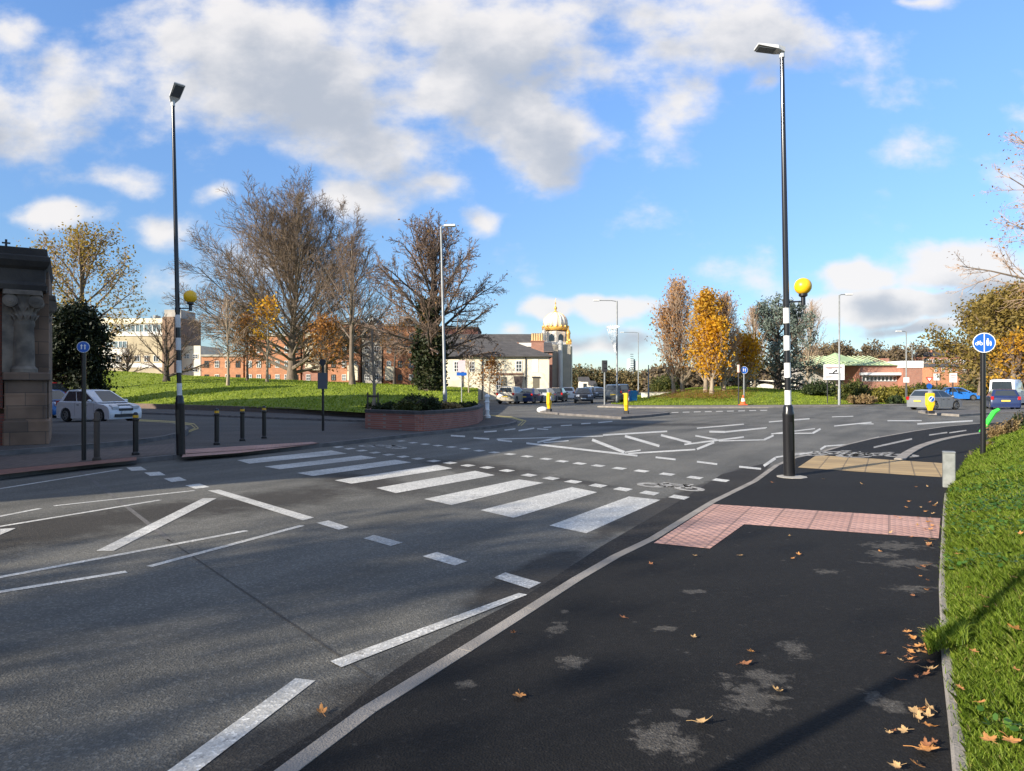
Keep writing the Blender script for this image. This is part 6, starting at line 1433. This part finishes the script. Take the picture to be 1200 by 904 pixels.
car('car','black oncoming car facing us on the exit road','car',gl_(684,472.3),R(-96),pbk,4.2,1.8,1.5)
car('car','silver car queueing far behind the black oncoming car','car',gl_(697,464.5),R(-92),psv,4.2,1.75,1.5)
car('car','grey oncoming car beside the traffic signal','car',gl_(702,466.8),R(-90),pgr,4.1,1.7,1.45)
car('car','dark pickup-like car behind the traffic signal post and lamp','car',gl_(719,471),R(80),pgr,4.5,1.85,1.8,'suv')
car('car','dark van-like car right of the long armed lamp','car',gl_(729,469.5),R(80),pbk,4.5,1.85,1.85,'suv')
car('car','dark estate farthest down the exit road','car',gl_(690,462.2),R(90),pbk,4.2,1.75,1.5)
car('car','dark grey hatchback with sunlit tail crossing behind the yellow bollard at right','car',gl_(1095,480.2),R(24),car_paint('mid_grey',(0.20,0.21,0.22)),3.5,1.7,1.42)
car('car','navy hatchback with glowing red tail lamps ahead of the white van','car',gl_(1174,479.7),R(62),pnv,4.0,1.75,1.45)
car('van','white panel van behind the navy hatchback at right','van',gl_(1181,474.6),R(45),pw,4.9,1.95,2.25,'van')
car('car','bright blue hatchback on the far side of the right hand road','car',gl_(1124,469.2),R(-12),pbl,3.7,1.7,1.5)
car('car','dark green pickup with pale rear window behind the grey hatchback','car',gl_(1078,467.8),R(8),pgr,3.9,1.8,1.55,'saloon')
# ------------------------------------------------------------------ fallen leaves
m_fl=[leaf_mat('leaf_orange',(0.42,0.17,0.05),(0.52,0.24,0.08),(0.60,0.32,0.12),.2,.7,20),leaf_mat('leaf_brown',(0.22,0.09,0.045),(0.30,0.13,0.06),(0.38,0.18,0.08),.2,.7,20),leaf_mat('leaf_tan',(0.40,0.24,0.10),(0.5,0.32,0.15),(0.58,0.4,0.2),.2,.7,20)]
def leaf_mesh(seed,r):
    rr_=random.Random(seed); lob=[]; pts=[]
    lobes=[(-2.2,.55),(-1.15,.85),(0,1.0),(1.15,.85),(2.2,.55)]
    for i,(a,l) in enumerate(lobes):
        a+=rr_.uniform(-.08,.08); l*=rr_.uniform(.85,1.1)
        pts+=[(a-.34,l*.66),(a-.22,l*.84),(a-.10,l*.82),(a,l),(a+.10,l*.82),(a+.22,l*.84),(a+.34,l*.66)]
        if i<4: pts.append(((a+lobes[i+1][0])/2,.50))
    asp=rr_.uniform(.7,1.0); ring_=[(math.sin(a)*l*r*asp,math.cos(a)*l*r) for a,l in pts]; ring_=[(0,-r*.12)]+[ (x_,y_) for x_,y_ in ring_]
    curl=rr_.uniform(.2,1.1); ph=rr_.random()*6
    Zf=lambda x_,y_: .006+curl*(x_*x_+y_*y_)/r*.8+ .12*r*abs(math.sin(3*math.atan2(x_,y_)+ph))*math.hypot(x_,y_)/r
    inner=[(x_*.5,y_*.5) for x_,y_ in ring_]; n=len(ring_)
    mb=MB(); vs=[(x_,y_,Zf(x_,y_)) for x_,y_ in ring_]+[(x_,y_,Zf(x_,y_)) for x_,y_ in inner]+[(0,0,.006)]
    mb.add(vs,[(i,(i+1)%n,n+(i+1)%n,n+i) for i in range(n)]+[(n+i,n+(i+1)%n,2*n) for i in range(n)])
    mb.tube([(0,-r*.1,.008),(r*.05,-r*.6,.012),(r*.16,-r*1.0,.01)],r*.02,3)
    return mb
LM=[]
def new_leaf(label,px,py,r,mi,seed,z=PZ+.006,group='fallen leaves',loc=None):
    b=loc if loc is not None else G(px,py,z)
    o=leaf_mesh(seed,r).build('fallen_leaf',m_fl[mi],label=label,cat='leaf',group=group); o.location=b; o.rotation_euler=(random.uniform(-.12,.12),random.uniform(-.12,.12),random.random()*6.28); o['category']='leaf'; o['label']=label; return o
named=[(377,836,.045,0,0.004,'orange brown leaf on the road beside the near kerb'),(609,816,.045,0,None,'curled orange leaf at the left of the near footway'),(820,848,.05,2,None,'golden tan leaf with a long stalk on the lower footway'),
 (872,779,.042,1,None,'brown leaf in the middle of the near footway, nearer of a close pair'),(880,765,.042,0,None,'orange leaf in the middle of the near footway, farther of a close pair'),(912,811,.045,2,None,'tan leaf lying on the big grey worn patch'),
 (601,743,.03,1,None,'small brown leaf near the kerb halfway up the footway'),(731,725,.03,1,None,'small reddish leaf alone left of the centre of the footway'),(813,748,.026,2,None,'small tan leaf alone in the centre of the footway'),
 (1071,836,.05,2,None,'tan leaf right of the pole shadow on the footway'),(936,651,.035,0,None,'orange leaf just below the pink slabs, right of centre'),(925,629,.03,2,None,'tan leaf just below the edge of the pink slabs'),(815,652,.03,2,None,'dull leaf below the left end of the pink slabs'),(763,662,.03,1,None,'dark leaf close to the kerb below the pink slabs'),
 (1083,880,.065,0,None,'largest orange leaf in the pile beside the verge edging'),(868,652,.03,2,None,'faint tan leaf right of the left end of the pink slabs')]
for i,(px,py,r,mi,z,lab) in enumerate(named): new_leaf(lab,px,py,r*1.22,mi,200+i,PZ+.006 if z is None else z+.004)
proto=[leaf_mesh(300+i,.036).build('fallen_leaf',m_fl[i%3],label='small fallen leaf in the drift along the grass edging',cat='leaf',group='leaves drifted along the verge edging') for i in range(7)]
rr_=random.Random(9); cnt=0
def drop(o,loc,s):
    o.location=loc; o.scale=(s,s,s); o.rotation_euler=(rr_.uniform(-.35,.35),rr_.uniform(-.35,.35),rr_.random()*6.28)
for i in range(84):
    if i<48: py=rr_.choice([rr_.uniform(735,800),rr_.uniform(830,904),rr_.uniform(740,790)])
    else: py=rr_.choice([rr_.uniform(600,735),rr_.uniform(570,640)])
    ex=interp(py,sorted([(y,x) for x,y in edgepx])); sp=rr_.expovariate(1/ (16 if py>700 else 12)); px=ex-9*(py-452)/300-4-sp
    o=proto[i] if i<7 else proto[i%7].copy()
    if i>=7: COL.objects.link(o)
    drop(o,G(px,py,PZ+.008+rr_.random()*.012),rr_.uniform(.6,1.25))
pr2=leaf_mesh(400,.04).build('fallen_leaf',m_fl[0],label='orange brown leaf lying in the grass of the bank',cat='leaf',group='leaves lying in the bank grass')
gl2=[(1188,750,1.6),(1122,658,1.1),(1142,607,.9),(1140,776,1.0),(1125,822,1.0),(1154,712,1.0),(1155,722,.8),(1184,886,1.5),(1160,882,1.4),(1150,838,.8),(1186,685,.8),(1196,634,.9),(1135,700,.7),(1190,800,.8)]
for i,(px,py,s_) in enumerate(gl2):
    best=None
    for k in range(200):   # where the ray meets the bank
        Y=2+k*.06; zr_=zat(py,Y); X=xat(px,Y); Z0=min(range(len(ed)),key=lambda j:abs((ed[j]-Vector((X,Y,0))).cross(N0).z)); d_=(Vector((X,Y,0))-ed[Z0]).dot(N0)
        e_=abs(zr_-bank_h(d_,ed[Z0].y)); 
        if best is None or e_<best[0]: best=(e_,X,Y,bank_h(d_,ed[Z0].y))
    o=pr2 if i==0 else pr2.copy()
    if i: COL.objects.link(o)
    drop(o,(best[1],best[2],best[3]+.055),s_)
for i,(px,py) in enumerate([(930,655),(905,560+6),(965,562),(1050,606),(1075,607),(1010,568),(1085,600),(1092,612)]):
    o=proto[i%7].copy(); COL.objects.link(o); drop(o,G(px,py,PZ+.01),1); o['label']='small fallen leaf lying on or near the tactile slabs'; o['group']='leaves near the tactile slabs'
# leaf litter under roundabout trees (uncountable)
n=5000; V=np.zeros((n,4,3)); rg=np.random.default_rng(12)
for q in range(n):
    px=rg.uniform(774,868); py=rg.uniform(459,470); c_=LR.pt(px,py) if q<500 else None
    if c_ is None: c_=Vector(V[rg.integers(0,500)].mean(0))+Vector((rg.normal()*1.2,rg.normal()*1.2,.0))
    a=rg.random()*6.28; s_=.07; V[q]=[(c_.x+math.cos(a+k*1.57)*s_,c_.y+math.sin(a+k*1.57)*s_,c_.z+.12+rg.random()*.03) for k in range(4)]
mesh_np('leaf_litter',V.reshape(-1,3),4,leaf_mat('litter_leaves',(0.26,0.11,0.04),(0.36,0.16,0.05),(0.45,0.22,0.06),.2),kind='stuff')
print('objects',len(bpy.data.objects))
